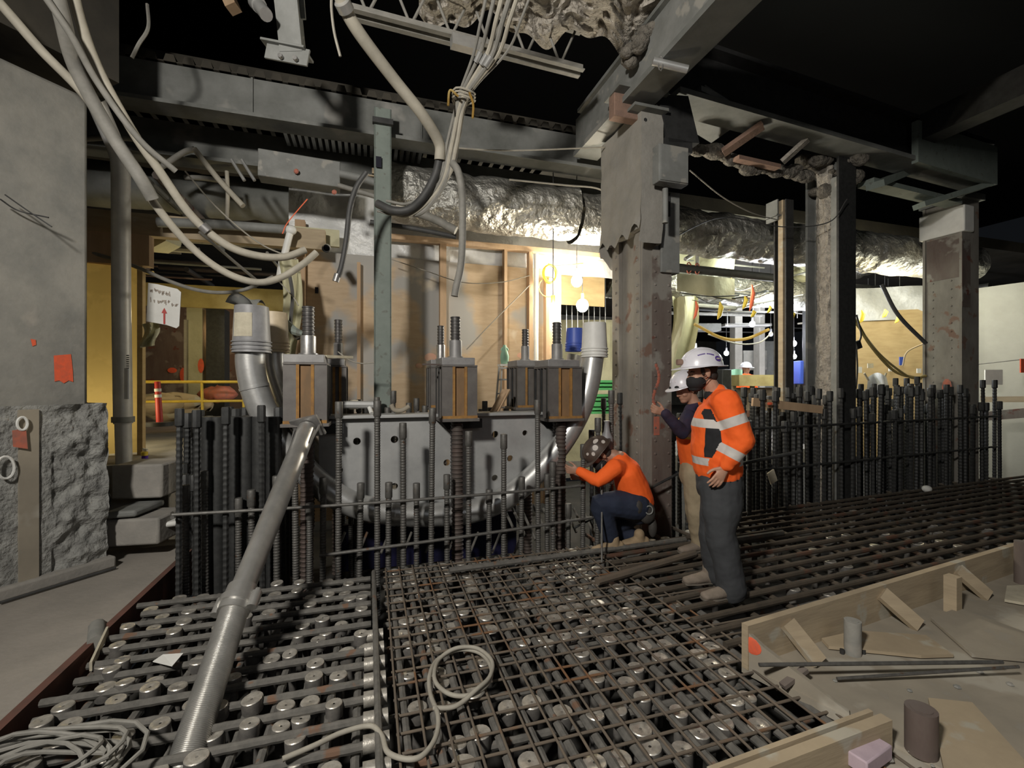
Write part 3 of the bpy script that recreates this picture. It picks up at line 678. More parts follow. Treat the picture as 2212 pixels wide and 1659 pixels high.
# ragged spray insulation on the deck above
mb = MB()
def rag(a, b):
    px = 905 + a * 560; pyl = 30 + 95 * a + 22 * math.sin(a * 17) + 12 * math.sin(a * 41)
    if a > .8: pyl = 60 + 95 * .8 - (a - .8) * 380
    py = -260 + b * (pyl + 260); Y = 4.7 + .2 * a
    n = fnoise((a * 5, b * 3, 0), 2) * .10 + fnoise((a * 5, b * 3, 4), 7) * .06
    p = D(px, py, Y); p.z = 5.05 + n + (1 - b) * .0; k = (p.z - H) / ((CY - py) / FPX)
    return D(px, py, k)
mb.grid(rag, 110, 50)
one('spray_insulation', mb, M['fireproof'], 'ragged clump of sprayed insulation hanging from the deck at the top centre', 'insulation')
mb = MB()
for i in range(60):
    t = i / 59; p = D(1462 - 105 * t, 10 + 120 * t, 4.3 + .2 * t) + Vector((random.uniform(-.06, .06), random.uniform(-.1, .1), random.uniform(-.06, .06)))
    s = random.uniform(.03, .085); mb.ell(p, Vector((s, 0, 0)), Vector((0, s, 0)), Vector((0, 0, s * .8)), 7, 5)
one('spray_insulation', mb, M['crumble'], 'lumpy fireproofing crumbs along the upper left edge of the big overhead girder', 'insulation')
# hanger with base plate top centre-left
hg = thing('hanger_post', 'cut grey hanger post with a bolted end plate dangling at the top left', 'hanger', D(620, 110, 3.9))
mb = MB(); a, b = D(606, -120, 3.75), D(630, 112, 3.9); mb.beam(a, b, .19, .03, up=(0, 1, 0)); mb.beam(a + Vector((.03, .1, 0)), b + Vector((.03, .1, 0)), .03, .2, up=(0, 1, 0)); part('shaft', mb, M['steel_grey'], hg)
mb = MB(); mb.beam(D(575, 108, 3.9), D(667, 126, 3.9), .02, .14, up=(0, 0, 1)); mb.beam(D(575, 100, 3.95), D(667, 118, 3.95), .2, .02); part('end_plate', mb, M['steel_grey'], hg, bev=.004)
for x, y in ((608, 124), (640, 129)):
    mb = MB(); q = D(x, y, 3.88); mb.cyl(q, q - Vector((0, .03, 0)), .02, 6); part('bolt', mb, M['nut'], hg)
mb = MB(); mb.beam(D(640, -60, 3.95), D(648, 42, 4.0), .1, .02, up=(0, 1, 0)); part('side_plate', mb, M['steel_grey'], hg)
mb = MB(); mb.cyl(D(556, 8, 3.8), D(575, 32, 3.7), .05, 14); mb.cyl(D(552, 4, 3.82), D(560, 12, 3.78), .06, 14); part('pipe_cap', mb, M['galv'], hg)
mb = MB(); mb.beam(D(470, -60, 4.4), D(505, 20, 4.4), .12, .1); one('timber_stub', mb, M['stud'], 'dim timber stub at the top edge left of the cut hanger', 'timber')

def hose(name, pts, r, m, label, n=8, seg=8, cat='hose', group=None, rings=None):
    P = bez([D(*p) for p in pts], seg); mb = MB(); mb.tube(P, r, n)
    return one(name, mb, M[m], label, cat, group)
# thick pipe from the top edge bending down to the bundle
hose('conduit', [(720, -60, 3.3), (740, 5, 3.45), (775, 70, 3.6), (850, 170, 3.9), (910, 245, 4.1), (948, 308, 4.3), (950, 345, 4.35)], .050, 'hose_cream', 'thick pale conduit sweeping from the top edge down to the hose bundle', 14)
hose('conduit', [(950, 340, 4.36), (940, 380, 4.4), (915, 425, 4.45), (885, 452, 4.5), (850, 455, 4.5), (815, 440, 4.55)], .040, 'hose_dark', 'dark flexible end of the thick conduit curling left under the bundle', 12)
mb = MB(); mb.cyl(D(738, 2, 3.42), D(748, 22, 3.48), .062, 14); one('pipe_collar', mb, M['galv'], 'round collar on the thick pale conduit at the top edge', 'fitting')
hose('cable', [(716, -10, 3.4), (716, 20, 3.4), (722, 70, 3.42), (735, 122, 3.45)], .010, 'cable', 'short loose cable dangling left of the thick pale conduit', 6)
bx0 = [(1062, -60), (1080, -60), (1098, -60), (1118, -60), (1135, -60), (1165, -60)]
mid = [(1022, 120), (1038, 112), (1052, 118), (1062, 122), (1075, 118), (1095, 112)]
tie = [(992, 205), (996, 208), (1000, 212), (1004, 212), (1008, 210), (1014, 206)]
low = [(968, 300), (973, 302), (978, 304), (983, 305), (988, 305), (992, 300)]
l2 = [(952, 375), (957, 378), (962, 380), (966, 380), (970, 378), (975, 372)]
en = [(880, 440), (890, 452), (902, 452), (905, 462), (885, 465), (860, 462)]
rr = [.014, .017, .02, .022, .018, .011]
names = ['leftmost', 'second from the left', 'third from the left', 'fourth from the left', 'fifth from the left', 'rightmost, thinnest']
bg = thing
for i in range(6):
    hose('conduit', [bx0[i] + (3.6,), (bx0[i][0] * .45 + mid[i][0] * .55, 40, 3.75), mid[i] + (3.95,), tie[i] + (4.15,), low[i] + (4.3 + .02 * (i % 2),), l2[i] + (4.4,), ((l2[i][0] + en[i][0]) / 2 + 6, (l2[i][1] + en[i][1]) / 2 + 6, 4.48), en[i] + (4.55,), (en[i][0] - 45, en[i][1] - 6, 4.6)], rr[i], 'hose_cream' if i in (2, 4) else 'hose_grey', 'conduit of the overhead bundle, %s at the top edge' % names[i], 8, group='bundle of overhead conduits')
for i in (1, 2, 3):
    mb = MB(); q = Vector(D(*(mid[i] + (3.93,)))); mb.cyl(q, q + (D(*(tie[i] + (4.15,))) - q) * .22, rr[i] + .007, 10)
    one('conduit_coupling', mb, M['galv'], 'shiny coupling on the %s conduit of the bundle' % names[i], 'fitting')
rp = thing('rope_tie', 'frayed cream rope tied around the conduit bundle with two hanging ends', 'rope', D(1000, 212, 4.13))
mb = MB(); c = D(1002, 210, 4.15)
for k in range(3): mb.tube([c + Vector((.10 * math.cos(t), .08 * math.sin(t), .03 * k - .03 + .015 * math.sin(t * 2))) for t in [j * .45 for j in range(14)]], .009, 6, closed=True)
part('loop', mb, M['hose_cream'], rp)
for pts in ([(990, 208, 4.06), (972, 195, 4.05), (968, 228, 4.05)], [(1014, 200, 4.06), (1022, 225, 4.05), (1021, 255, 4.05)]):
    mb = MB(); mb.tube(bez([D(*p) for p in pts], 6), .010, 6); part('loose_end', mb, M['yellow_sheet'], rp)
hose('hose', [(978, 352, 4.35), (990, 372, 4.3), (998, 420, 4.3), (999, 500, 4.3), (996, 570, 4.3), (985, 622, 4.3), (982, 640, 4.3)], .034, 'hose_grey', 'grey hose hanging straight down in front of the partition with a torn end', 12)
hose('hose', [(792, 372, 4.4), (770, 405, 4.4), (756, 450, 4.4), (748, 520, 4.4), (738, 575, 4.4), (730, 598, 4.4)], .026, 'hose_dark', 'dark hose with a bright metal tip hanging left of the green-grey post', 12)
mb = MB(); mb.cyl(D(730, 592, 4.4), D(725, 608, 4.4), .032, 10); one('metal_ferrule', mb, M['nut'], 'bright metal tip on the dark hanging hose', 'fitting')
# conduits sweeping at left
hose('conduit', [(-60, -60, 3.0), (20, 30, 3.1), (90, 110, 3.2), (190, 215, 3.4), (262, 330, 3.6), (345, 455, 3.8), (420, 540, 4.0), (490, 590, 4.1), (556, 610, 4.2), (610, 598, 4.3), (655, 570, 4.35), (684, 545, 4.4)], .031, 'hose_cream', 'lower of the two long pale conduits sagging across the upper left', 12)
hose('conduit', [(150, -60, 3.1), (172, 40, 3.2), (215, 155, 3.35), (290, 290, 3.55), (345, 370, 3.7), (400, 450, 3.85), (445, 497, 3.95), (500, 535, 4.05), (560, 553, 4.15), (615, 555, 4.25), (660, 540, 4.35)], .033, 'hose_cream', 'upper of the two long pale conduits sagging across the upper left', 12)
mb = MB(); mb.cyl(D(436, 487, 3.92), D(450, 500, 3.95), .042, 12); one('conduit_coupling', mb, M['nut'], 'shiny coupling on the upper sagging conduit', 'fitting')
hose('conduit', [(110, -60, 3.0), (135, 40, 3.1), (165, 150, 3.3), (235, 280, 3.5), (300, 380, 3.6), (330, 430, 3.7)], .048, 'hose_grey', 'thick grey conduit falling behind the left column into the dark', 12)
hose('conduit', [(60, -60, 2.9), (150, 70, 3.1), (212, 180, 3.3), (300, 300, 3.5), (380, 370, 3.7)], .022, 'hose_grey', 'thin grey conduit between the two sagging conduits at the top left', 10)
hose('hose', [(196, 545, 5.0), (290, 575, 5.0), (360, 605, 5.0), (420, 625, 5.0), (475, 632, 5.0), (530, 625, 5.0), (590, 598, 5.0)], .020, 'hose_grey', 'low grey hose drooping below the sagging conduits', 10)
hose('cable', [(0, 430, 3.3), (40, 455, 3.4), (105, 470, 3.45)], .006, 'hose_dark', 'thin dark wire across the left column', 6)
hose('cable', [(10, 420, 3.3), (60, 455, 3.4), (112, 490, 3.45)], .005, 'hose_dark', 'second thin dark wire across the left column', 6)
# pipes under the deck at left
for pts, r, m, lab in (([(180, 462, 5.6), (400, 475, 5.8), (640, 498, 6.2)], .035, 'hose_grey', 'dusty horizontal pipe under the deck at left'),
                   ([(340, 480, 5.2), (480, 486, 5.4), (620, 496, 5.6)], .055, 'steel_grey', 'thicker pipe run ending in a pale elbow above the grey buckets'),
                   ([(420, 322, 5.2), (470, 385, 5.2), (525, 445, 5.2)], .030, 'hose_cream', 'slanting pale pipe under the deck right of the sagging conduits'),
                   ([(350, 360, 5.2), (395, 330, 5.2), (420, 322, 5.2)], .030, 'hose_grey', 'short rising pipe meeting the slanting pale pipe'),
                   ([(490, 370, 5.5), (492, 420, 5.5), (490, 475, 5.5)], .022, 'hose_cream', 'thin vertical drop pipe above the horizontal pipe run'),
                   ([(400, 383, 5.6), (440, 385, 5.6), (490, 392, 5.6)], .03, 'hose_grey', 'short dusty horizontal pipe in the dark upper left'),
                   ([(180, 300, 5.0), (240, 297, 5.0), (300, 300, 5.0)], .03, 'hose_grey', 'short pipe right of the left column head'),
                   ([(430, 500, 5.4), (500, 560, 5.6), (560, 610, 5.8)], .018, 'hose_grey', 'thin slanting rod below the thick pipe run'),
                   ([(180, 545, 6.2), (260, 575, 6.2), (330, 590, 6.2)], .03, 'yellow_dark', 'dim yellowish pipe above the amber sheeting'),
                   ([(735, 375, 5.3), (780, 385, 5.35), (812, 395, 5.4)], .045, 'steel_grey', 'short grey pipe between the grey box and the green-grey post'),
                   ([(730, 400, 5.3), (770, 412, 5.35), (812, 425, 5.4)], .028, 'hose_grey', 'second thinner pipe left of the green-grey post'),
                   ([(880, 455, 5.6), (930, 470, 5.6), (985, 498, 5.6)], .05, 'hose_grey', 'grey pipe slanting behind the hanging hose under the foil duct'),
                   ([(800, 480, 5.5), (900, 495, 5.6), (985, 512, 5.7)], .03, 'hose_dark', 'dark hose lying along the top of the white plastic')):
    hose('pipe', pts, r, m, lab, 12, cat='pipe')
mb = MB(); mb.ell(D(628, 497, 5.6), Vector((.07, 0, 0)), Vector((0, .06, 0)), Z3 * .06, 12, 8); mb.cyl(D(628, 497, 5.6), D(612, 560, 5.6), .04, 12); mb.cyl(D(612, 560, 5.6), D(606, 600, 5.6), .05, 12)
one('pipe_elbow', mb, M['white'], 'pale pipe elbow wrapped in clear plastic above the grey buckets', 'fitting')
mb = MB(); mb.tube([D(704, 537, 5.3), D(706, 535, 5.5)], [.045, .045], 16, cap=False); mb.tube([D(704, 537, 5.3), D(706, 535, 5.5)], [.036, .036], 16, cap=False); pp = one('open_pipe', mb, M['galv'], 'open end of a short pipe poking out of the partition top left', 'pipe')
mb = MB(); mb.cyl(D(706, 535, 5.45), D(706, 535, 5.5), .04, 14); part('pipe_inside', mb, M['dark_hole'], pp)
mb = MB(); mb.box(Q(680, 512, WV - .2), U3 * .30, V3 * .03, Z3 * .11); one('cream_board', mb, M['cream_cloth'], 'cream board scrap behind the open pipe end', 'board')
# grey channel box left of green post
cb = thing('steel_channel', 'long grey steel channel with red spray dots left of the green-grey post', 'channel', D(650, 390, 5.2))
mb = MB(); mb.beam(D(560, 358, 5.2), D(735, 385, 5.5), .22, .30); part('body', mb, M['steel_grey'], cb, bev=.01)
for x, y in ((640, 370), (722, 415)):
    mb = MB(); q = D(x, y, 5.2); mb.ell(q, Vector((.03, 0, 0)), Z3 * .03, Vector((0, .02, 0)), 8, 4); part('spray_dot', mb, M['spray_faint'], cb)
for x, y in ((500, 345), (522, 345)):
    mb = MB(); mb.cyl(D(x, y, 5.2), D(x + 28, y + 45, 5.2), .018, 8); one('hanging_rod', mb, M['galv'], 'short pale slanting rod, %s of the two left of the steel channel' % ('left' if x == 500 else 'right'), 'rod')
mb = MB(); mb.prism([D(185, 470, 5.5), D(300, 478, 5.5), D(365, 490, 5.5), (D(358, 520, 5.5)), D(330, 535, 5.5), D(280, 530, 5.5), D(250, 520, 5.5)], Vector((0, .25, 0)))
one('wrapped_duct', mb, M['cream_cloth'], 'sagging duct wrap bag under the horizontal pipe at left', 'duct')
# sagging cords / wires
for pts, r, m, lab in (([(400, 370, 5), (470, 450, 5), (560, 525, 5), (640, 560, 5)], .008, 'cable', 'thin pale wire crossing below the sagging conduits'),
                   ([(610, 505, 5), (622, 480, 5), (664, 430, 5)], .006, 'orange_tape', 'thin red cord near the top of the left partition timber'),
                   ([(600, 605, 4.6), (632, 640, 4.6), (645, 660, 4.6)], .006, 'cable', 'thin cord running down to the left anchor block bar'),
                   ([(730, 760, 4.6), (755, 778, 4.6), (780, 785, 4.6), (808, 783, 4.6)], .006, 'cable', 'thin cord from the left rear bar to the green-grey post'),
                   ([(1008, 755, 6.3), (1060, 700, 6.4), (1110, 650, 6.5), (1145, 615, 6.6)], .007, 'cable', 'tan wire slanting up across the plywood to the white pipe'),
                   ([(845, 560, 6.2), (920, 585, 6.3), (1000, 610, 6.4), (1080, 610, 6.5), (1145, 595, 6.6)], .006, 'cable', 'thin wire sagging along the top of the plywood'),
                   ([(960, 318, 5.0), (1100, 325, 5.2), (1310, 318, 5.5)], .009, 'cable', 'taut pale wire in front of the girder left of the main column'),
                   ([(1100, 388, 5.4), (1220, 400, 5.6), (1280, 405, 5.7), (1310, 415, 5.7)], .011, 'cable', 'pale cable ending at the main column above the foil duct'),
                   ([(1490, 368, 5.3), (1560, 425, 5.6), (1625, 460, 6), (1680, 475, 6.4)], .007, 'cable', 'thin wire slanting from the junction box to the slim post'),
                   ([(1440, 520, 5.2), (1560, 470, 5.8), (1690, 490, 6.2), (1790, 480, 6.2), (1830, 430, 6.2)], .007, 'hose_dark', 'thin dark wire looping between the right columns'),
                   ([(625, 590, 5.0), (632, 640, 5.0), (628, 700, 5.0), (640, 730, 4.9), (655, 722, 4.8)], .020, 'hose_dark', 'dark hose hanging behind the left anchor block'),
                   ([(285, 125, 3.9), (300, 95, 3.9), (320, 60, 3.9), (318, 10, 4)], .014, 'hose_grey', 'dim cable loop high in the upper left dark')):
    hose('wire' if r < .012 else 'hose', pts, r, m, lab, 6, cat='wire' if r < .012 else 'hose')
# green-grey cloth behind left block
mb = MB(); mb.grid(lambda a, b: D(602 + a * 42 + 10 * math.sin(b * 4), 560 + b * 215, 5.4 + .06 * math.sin(a * 8 + b * 3)), 14, 24); one('hanging_tarp', mb, M['cream_cloth'], 'olive-cream tarp strip hanging behind the left anchor block', 'tarp')
mb = MB(); mb.tube([D(615, 695, 4.9), D(635, 715, 4.8), D(655, 722, 4.8)], [.04, .045, .03], 8); one('teal_strap', mb, M['steel_green'], 'teal strap bundled behind the left threaded bar', 'strap')

# ---- foil wrapped ducts
def duct(name, u0, u1, v, z, r, m, label, seed=0, sq=1.0, nu=120, na=26, ends=None):
    mb = MB()
    def f(a, b):
        u = u0 + a * (u1 - u0); t = b * 2 * math.pi
        n = 1 + .13 * fnoise((u, math.cos(t) * .5, math.sin(t) * .5 + seed), 2.2) + .07 * fnoise((u, math.cos(t), math.sin(t) + seed), 6) - .05 * max(0, math.sin(u * 5.2 + seed)) ** 12
        return W(u, v + r * n * math.cos(t), z + sq * r * n * math.sin(t))
    mb.grid(f, nu, na, flip=True); return one(name, mb, M[m], label, 'duct')
duct('foil_duct', .15, 2.8, 6.1, 3.98, .36, 'foil', 'big crumpled foil-wrapped duct crossing behind the main column', 1, 1, 160, 30)
duct('foil_duct', 2.85, 11.5, 6.15, 3.95, .38, 'foil', 'foil-wrapped duct continuing right of the main column', 7, .9, 240, 30)
duct('foil_duct', -4.5, -.6, 7.2, 4.1, .28, 'steel_beam', 'dark dusty duct under the deck above the left passage', 3, 1, 120, 20)
duct('foil_duct', 4.6, 13, 8.6, 3.7, .5, 'foil', 'second crumpled duct deeper at the right under the deck', 12, .7, 240, 26)
mb = MB(); mb.cyl(Q(1175, 517, 7.2), Q(1310, 548, 7.2), .1, 18); one('foil_pipe', mb, M['galv'], 'silver pipe above the bright bulb beside the main column', 'pipe')
mb = MB(); mb.cyl(Q(1462, 578, 7.0), Q(1670, 600, 7.0), .075, 14)
bp = one('black_pipe', mb, M['hose_dark'], 'long dark pipe hanging right of the main column', 'pipe')
for x in (1488, 1506):
    mb = MB(); mb.tube([Q(x + 5 * math.cos(t), 576 + (x - 1462) * .1 + 12 * math.sin(t), 6.95) for t in [i * .7 for i in range(9)]], .012, 6, closed=True); part('pipe_hanger', mb, M['spray_faint'], bp)
mb = MB(); mb.cyl(Q(1480, 560, 7.0), Q(1558, 512, 7.0), .035, 12); mb.cyl(Q(1506, 552, 7.0), Q(1506, 578, 7.0), .03, 12); one('branch_pipe', mb, M['galv'], 'pale sprinkler branch pipe rising over the dark pipe', 'pipe')
mb = MB(); mb.grid(lambda a, b: Q(1462 + a * 125, 590 + b * (38 + 8 * a) + a * 12, 7.3 + .04 * math.sin(a * 8)), 20, 8); one('cream_tarp', mb, M['cream_cloth'], 'bright cream tarp panel hanging under the dark pipe right of the main column', 'tarp')
mb = MB(); mb.grid(lambda a, b: Q(1455 + a * 135 - b * 5, 528 + b * 50 + a * 10 - 20 * (1 - b) * (1 - a) * -1, 7.8 + .1 * math.sin(a * 6)), 20, 8); one('cream_tarp', mb, M['cream_cloth'], 'cream tarp panel higher up behind the dark pipe', 'tarp')
mb = MB(); mb.grid(lambda a, b: Q(1452 + a * 55 - b * 8 + 5 * math.sin(b * 6), 640 + b * 190, 8.2 + .12 * math.sin(a * 9 + b * 3)), 16, 24); one('hanging_plastic', mb, M['cream_cloth'], 'long pale plastic sheet hanging behind the two standing workers', 'plastic')
# ================================================================ REBAR CAGE
def ribbed(mb, r, L, pitch=.03, n=8, rib=.12, z0=0):
    prof = []; k = int(L / pitch + .5); pitch = L / k
    for i in range(k):
        z = z0 + i * pitch
        prof += [(r, z), (r, z + pitch * .5), (r * (1 + rib), z + pitch * .62), (r * (1 + rib), z + pitch * .86)]
    prof += [(r, z0 + L)]
    mb.lathe(prof, (0, 0, 0), n=n); return mb
def proto(name, mb, mat, smooth=True):
    me = mb.mesh(name, mat, (0, 0, 0)); o = bpy.data.objects.new(name, me)
    if smooth: smart_smooth(o)
    return me
BAR = {}
for L in (1.1, 1.5, 1.85, 2.0):
    mb = MB(); ribbed(mb, .024, L, .022, 8, .09); BAR[L] = proto('rebar', mb, M['rebar'])
    mb = MB(); ribbed(mb, .021, L, .05, 6); BAR[-L] = proto('rebar', mb, M['rebar_dark'])
mb = MB(); mb.lathe([(.024, 0), (.032, .012), (.032, .135), (.029, .14)], (0, 0, 0), n=12); CPL = proto('coupler', mb, M['rebar']); mb2_ = MB(); mb2_.lathe([(.021, 0), (.033, .012), (.033, .13), (.028, .14)], (0, 0, 0), n=8); CPLD = proto('coupler', mb2_, M['rebar_dark'])
ZB = -.42
def rebar(p, top, dark, label, group, cpl=True, fat=1.0):
    L = top - ZB; key = min((1.1, 1.5, 1.85, 2.0), key=lambda k: abs(k - L)); 
    o = bpy.data.objects.new('rebar', BAR[-key if dark else key]); COL.objects.link(o); o.location = (p.x, p.y, ZB); o.scale = (fat, fat, L / key)
    o.rotation_euler = (random.gauss(0, .006), random.gauss(0, .006), random.random() * 6)
    tag(o, label, 'rebar', group)
    if cpl:
        c = bpy.data.objects.new('coupler', CPLD if dark else CPL); COL.objects.link(c); c.parent = o
        c.location = (0, 0, key - .13 * key / L); c.scale = (1 / 1, 1, key / L)
    return o
VF = 4.08
fr_g = 'upright bars of the front row left of the main column'
front = [(385, 885), (425, 888), (487, 882), (567, 878), (640, 980), (730, 870), (815, 868), (872, 916), (930, 884), (1012, 934), (1088, 940), (1163, 866), (1195, 1000), (1258, 962), (1290, 905), (1320, 845)]
short = [(402, 1050), (445, 1020), (515, 1078), (545, 1060), (598, 1030), (668, 1090), (697, 1034), (775, 1046), (838, 1044), (900, 1046), (966, 1028), (1055, 1060), (1125, 1032), (1182, 1026), (1228, 1090)]
for x, y in front:
    p = Q(x, y, VF); rebar(p, p.z, x < 600, '%s tall upright rebar from the left in the front row' % ORD[front.index((x, y))], 'tall front row bars')
for x, y in short:
    p = Q(x, y, VF + .10); rebar(p, p.z, False, '%s short upright rebar from the left behind the front row' % ORD[short.index((x, y))], 'short front row bars')
# cage at the left, several rows deep
for r_ in range(6):
    for i in range(8):
        x = 392 + i * 29 + random.uniform(-6, 6) + r_ * 7; v = VF + .28 + r_ * .22
        p = Q(x, 890, v); top = p.z + random.uniform(-.12, .05) - (.45 if random.random() < .45 else 0)
        rebar(p, top, True, '%s dark rebar from the left in the %s inner row of the left cage' % (ORD[i], ORD[r_]), 'dark bars in the left cage', fat=1.15)
for x in (452, 470, 508, 530, 560, 590):
    p = Q(x, 900, VF + .22); mb = MB(); mb.cyl(Vector((p.x, p.y, ZB)), Vector((p.x, p.y, p.z)), .055, 16)
    one('cage_pipe', mb, M['rebar_dark'], '%s thick dark pipe from the left standing in the left bar cage' % ORD[(452, 470, 508, 530, 560, 590).index(x)], 'pipe')
# behind the plate
bk = 'bar tops peeking over the zinc plate'
BK = ((743, 862), (758, 875), (778, 865), (790, 884), (812, 860), (836, 882), (845, 846), (862, 884), (882, 872), (898, 862), (915, 878), (1038, 885), (1046, 868), (1058, 882), (1070, 876), (1092, 884), (1112, 882), (1128, 885), (1142, 880), (770, 895), (850, 890), (1060, 892), (905, 890))
for x, y in BK:
    p = Q(x, y, 5.15 + random.uniform(-.15, .25)); rebar(p, p.z, False, 'rebar end with coupler showing above the zinc plate, %s from the left' % ORD[sorted(BK).index((x, y))], bk)
# centre right, behind kneeling worker and around the main column
cg = 'bars around the foot of the main column'
for x, y in ((1278, 930), (1305, 862), (1342, 850), (1360, 880), (1382, 905), (1404, 872), (1422, 950), (1440, 890), (1455, 930), (1470, 1000), (1335, 940), (1350, 985), (1395, 985), (1415, 1030), (1445, 1010), (1484, 980)):
    p = Q(x, y, 4.75 + random.uniform(-.1, .35)); rebar(p, p.z, True, 'dark upright rebar around the foot of the main column', cg)
# right forest
f0, f1 = F(1612, 1112), F(2145, 1032); rg = 'dense upright bars of the right cage'
fd = (f1 - f0); perp = Vector((-fd.y, fd.x, 0)).normalized()
for r_ in range(5):
    n = 30
    for i in range(n):
        t = (i + random.uniform(-.3, .3) + .5 * (r_ % 2)) / n; p = f0 + fd * (max(t, 0) ** .96) + perp * (r_ * .27 + random.uniform(-.04, .04))
        z = 1.43 + .10 * t + random.uniform(-.08, .06) - (.28 if random.random() < .3 else 0)
        rebar(p, z, True, '%s dark coupled rebar from the left in the %s row of the right cage' % (ORD[i], 'front second middle fourth rear'.split()[r_]), rg + ', row ' + 'front second middle fourth rear'.split()[r_], fat=1.2)
for x, y in ((1932, 818), (1958, 818), (1980, 815), (2128, 822), (2148, 822), (2160, 868)):
    p = D(x, y, 7.6 + random.uniform(-.1, .2)); rebar(p, p.z, True, 'taller coupled rebar standing above the right cage', 'taller bars above the right cage', fat=1.2)
# tie bars
def bar(name, a, b, r, m, label, cat='rebar', group=None, n=8, sag=0):
    a, b = Vector(a), Vector(b); mb = MB(); k = 6; mb.tube([a.lerp(b, i / k) - Z3 * sag * math.sin(math.pi * i / k) for i in range(k + 1)], r, n)
    return one(name, mb, M[m], label, cat, group)
bar('tie_bar', Q(372, 1112, VF - .05), Q(1262, 1049, VF - .05), .013, 'rebar', 'upper thin tie bar wired across the front row', sag=.02)
bar('tie_bar', Q(690, 1200, VF - .05), Q(1278, 1118, VF - .05), .014, 'rebar', 'lower thin tie bar wired across the front row', sag=.01)
bar('tie_bar', Q(372, 1108, VF + .9), Q(372, 1118, VF - .1), .013, 'rebar', 'tie bar running back along the left side of the cage')
bar('tie_bar', f0 + Z3 * .52 - perp * .04, f1 + Z3 * .52 - perp * .04, .016, 'rebar_dark', 'lower horizontal tie along the dense right cage')
bar('tie_bar', f0 + Z3 * 1.02 - perp * .04, f1 + Z3 * 1.02 - perp * .04, .016, 'rebar_dark', 'upper horizontal tie along the dense right cage')
bar('tie_bar', D(1240, 1140, 4.5), D(1490, 1010, 4.9), .014, 'rebar_dark', 'slanting tie bar behind the kneeling worker')
bar('tie_bar', D(1300, 965, 4.35), D(1300, 1215, 3.95), .009, 'rebar', 'thin upright wire in front of the kneeling worker')
bar('tie_bar', D(1600, 1002, 5.1), D(1730, 975, 5.1), .02, 'rebar_dark', 'dark horizontal bar right of the standing worker')
mb = MB(); mb.beam(D(1625, 868, 5.6), D(1775, 885, 5.9), .03, .1); tb = one('timber_board', mb, M['stud'], 'pale timber board with an orange dab clamped across the right cage', 'timber')
mb = MB(); q = D(1663, 872, 5.57); mb.ell(q, Vector((.035, 0, 0)), Z3 * .02, Vector((0, .012, 0)), 8, 4); part('paint_dab', mb, M['spray'], tb)
mb = MB(); mb.box(D(1668, 1030, 5.0), Vector((.045, .02, .02)), Vector((0, .01, 0)), Vector((-.02, 0, .06))); one('paper_tag', mb, M['paper'], 'pale paper tag wired in the right cage beside the standing worker', 'tag')
mb = MB(); mb.ell(D(2002, 1056, 6.6), U3 * .07, V3 * .06, Z3 * .05, 9, 6); one('scrap', mb, M['white'], 'small white scrap at the foot of the right cage', 'debris')
# hooks sloping bars near the lower right of the frame
for i in range(11):
    x = 1085 + i * 22; a = Q(x, 1090 + (i % 3) * 8, VF + .5); b = Q(x + 28, 1150 + (i % 3) * 8, VF + .25)
    bar('hooked_bar', a, b, .014, 'mat_bar', 'pale bent bar end sticking up behind the front row near the kneeling worker', group='bent bar ends behind the front row')
for i in range(9):
    x = 735 + i * 48; a = Q(x - 8, 1195, VF + .3); b = Q(x + 10, 1150, VF + .45)
    bar('hooked_bar', a, b, .012, 'mat_bar', 'thin bent bar end under the curved pipe', group='bent bar ends under the pipe')
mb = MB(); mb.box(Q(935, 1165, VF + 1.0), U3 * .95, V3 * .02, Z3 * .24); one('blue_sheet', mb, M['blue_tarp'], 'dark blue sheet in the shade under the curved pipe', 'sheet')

# ================================================================ ZINC SADDLE PLATE, U-PIPES, BUCKETS
PV = 4.62
pl = thing('saddle_plate', 'big zinc-grey curved plate with round holes between the upright bars', 'plate', Q(930, 1090, PV))
out = [(688, 905), (1238, 892), (1232, 925), (1205, 985), (1160, 1035), (1100, 1070), (1020, 1092), (940, 1100), (860, 1096), (790, 1075), (730, 1045), (690, 1005)]
holes = [(771, 953, 8), (852, 949, 8), (965, 999, 7.5), (1069, 938, 7.5), (1133, 935, 6), (1101, 990, 7), (1068, 1032, 7), (852, 1050, 7.5), (735, 1015, 6)]
def inside(x, y):
    c = False; n = len(out)
    for i in range(n):
        (x1, y1), (x2, y2) = out[i], out[(i + 1) % n]
        if (y1 > y) != (y2 > y) and x < (x2 - x1) * (y - y1) / (y2 - y1) + x1: c = not c
    return c
bm = bmesh.new(); vs = [bm.verts.new(Q(x, y, PV)) for x, y in out]; edges = [bm.edges.new((vs[i], vs[(i + 1) % len(vs)])) for i in range(len(vs))]
for x, y, r in holes:
    c = Q(x, y, PV); rr_ = r * c.y / 1000; hv = [bm.verts.new(c + U3 * rr_ * math.cos(t) + Z3 * rr_ * math.sin(t)) for t in [i * math.pi / 8 for i in range(16)]]
    edges += [bm.edges.new((hv[i], hv[(i + 1) % 16])) for i in range(16)]
bmesh.ops.triangle_fill(bm, use_beauty=True, use_dissolve=False, edges=edges)
me = bpy.data.meshes.new('plate_web'); loc = wloc(pl); bmesh.ops.translate(bm, vec=-loc, verts=bm.verts); bm.to_mesh(me); bm.free(); me.materials.append(M['zinc'])
pw = bpy.data.objects.new('plate_web', me); COL.objects.link(pw); pw.parent = pl
sm = pw.modifiers.new('thick', 'SOLIDIFY'); sm.thickness = .035; sm.offset = 0
t0, t1 = UV(Q(686, 905, PV))[0], UV(Q(1240, 892, PV))[0]; zt = Q(960, 899, PV).z
mb = MB(); mb.bx(t0, t1, PV - .10, PV + .20, zt, zt + .03); part('top_flange', mb, M['zinc'], pl, bev=.004)
for x, w_ in ((700, .13), (985, .16), (1225, .1)):
    pass
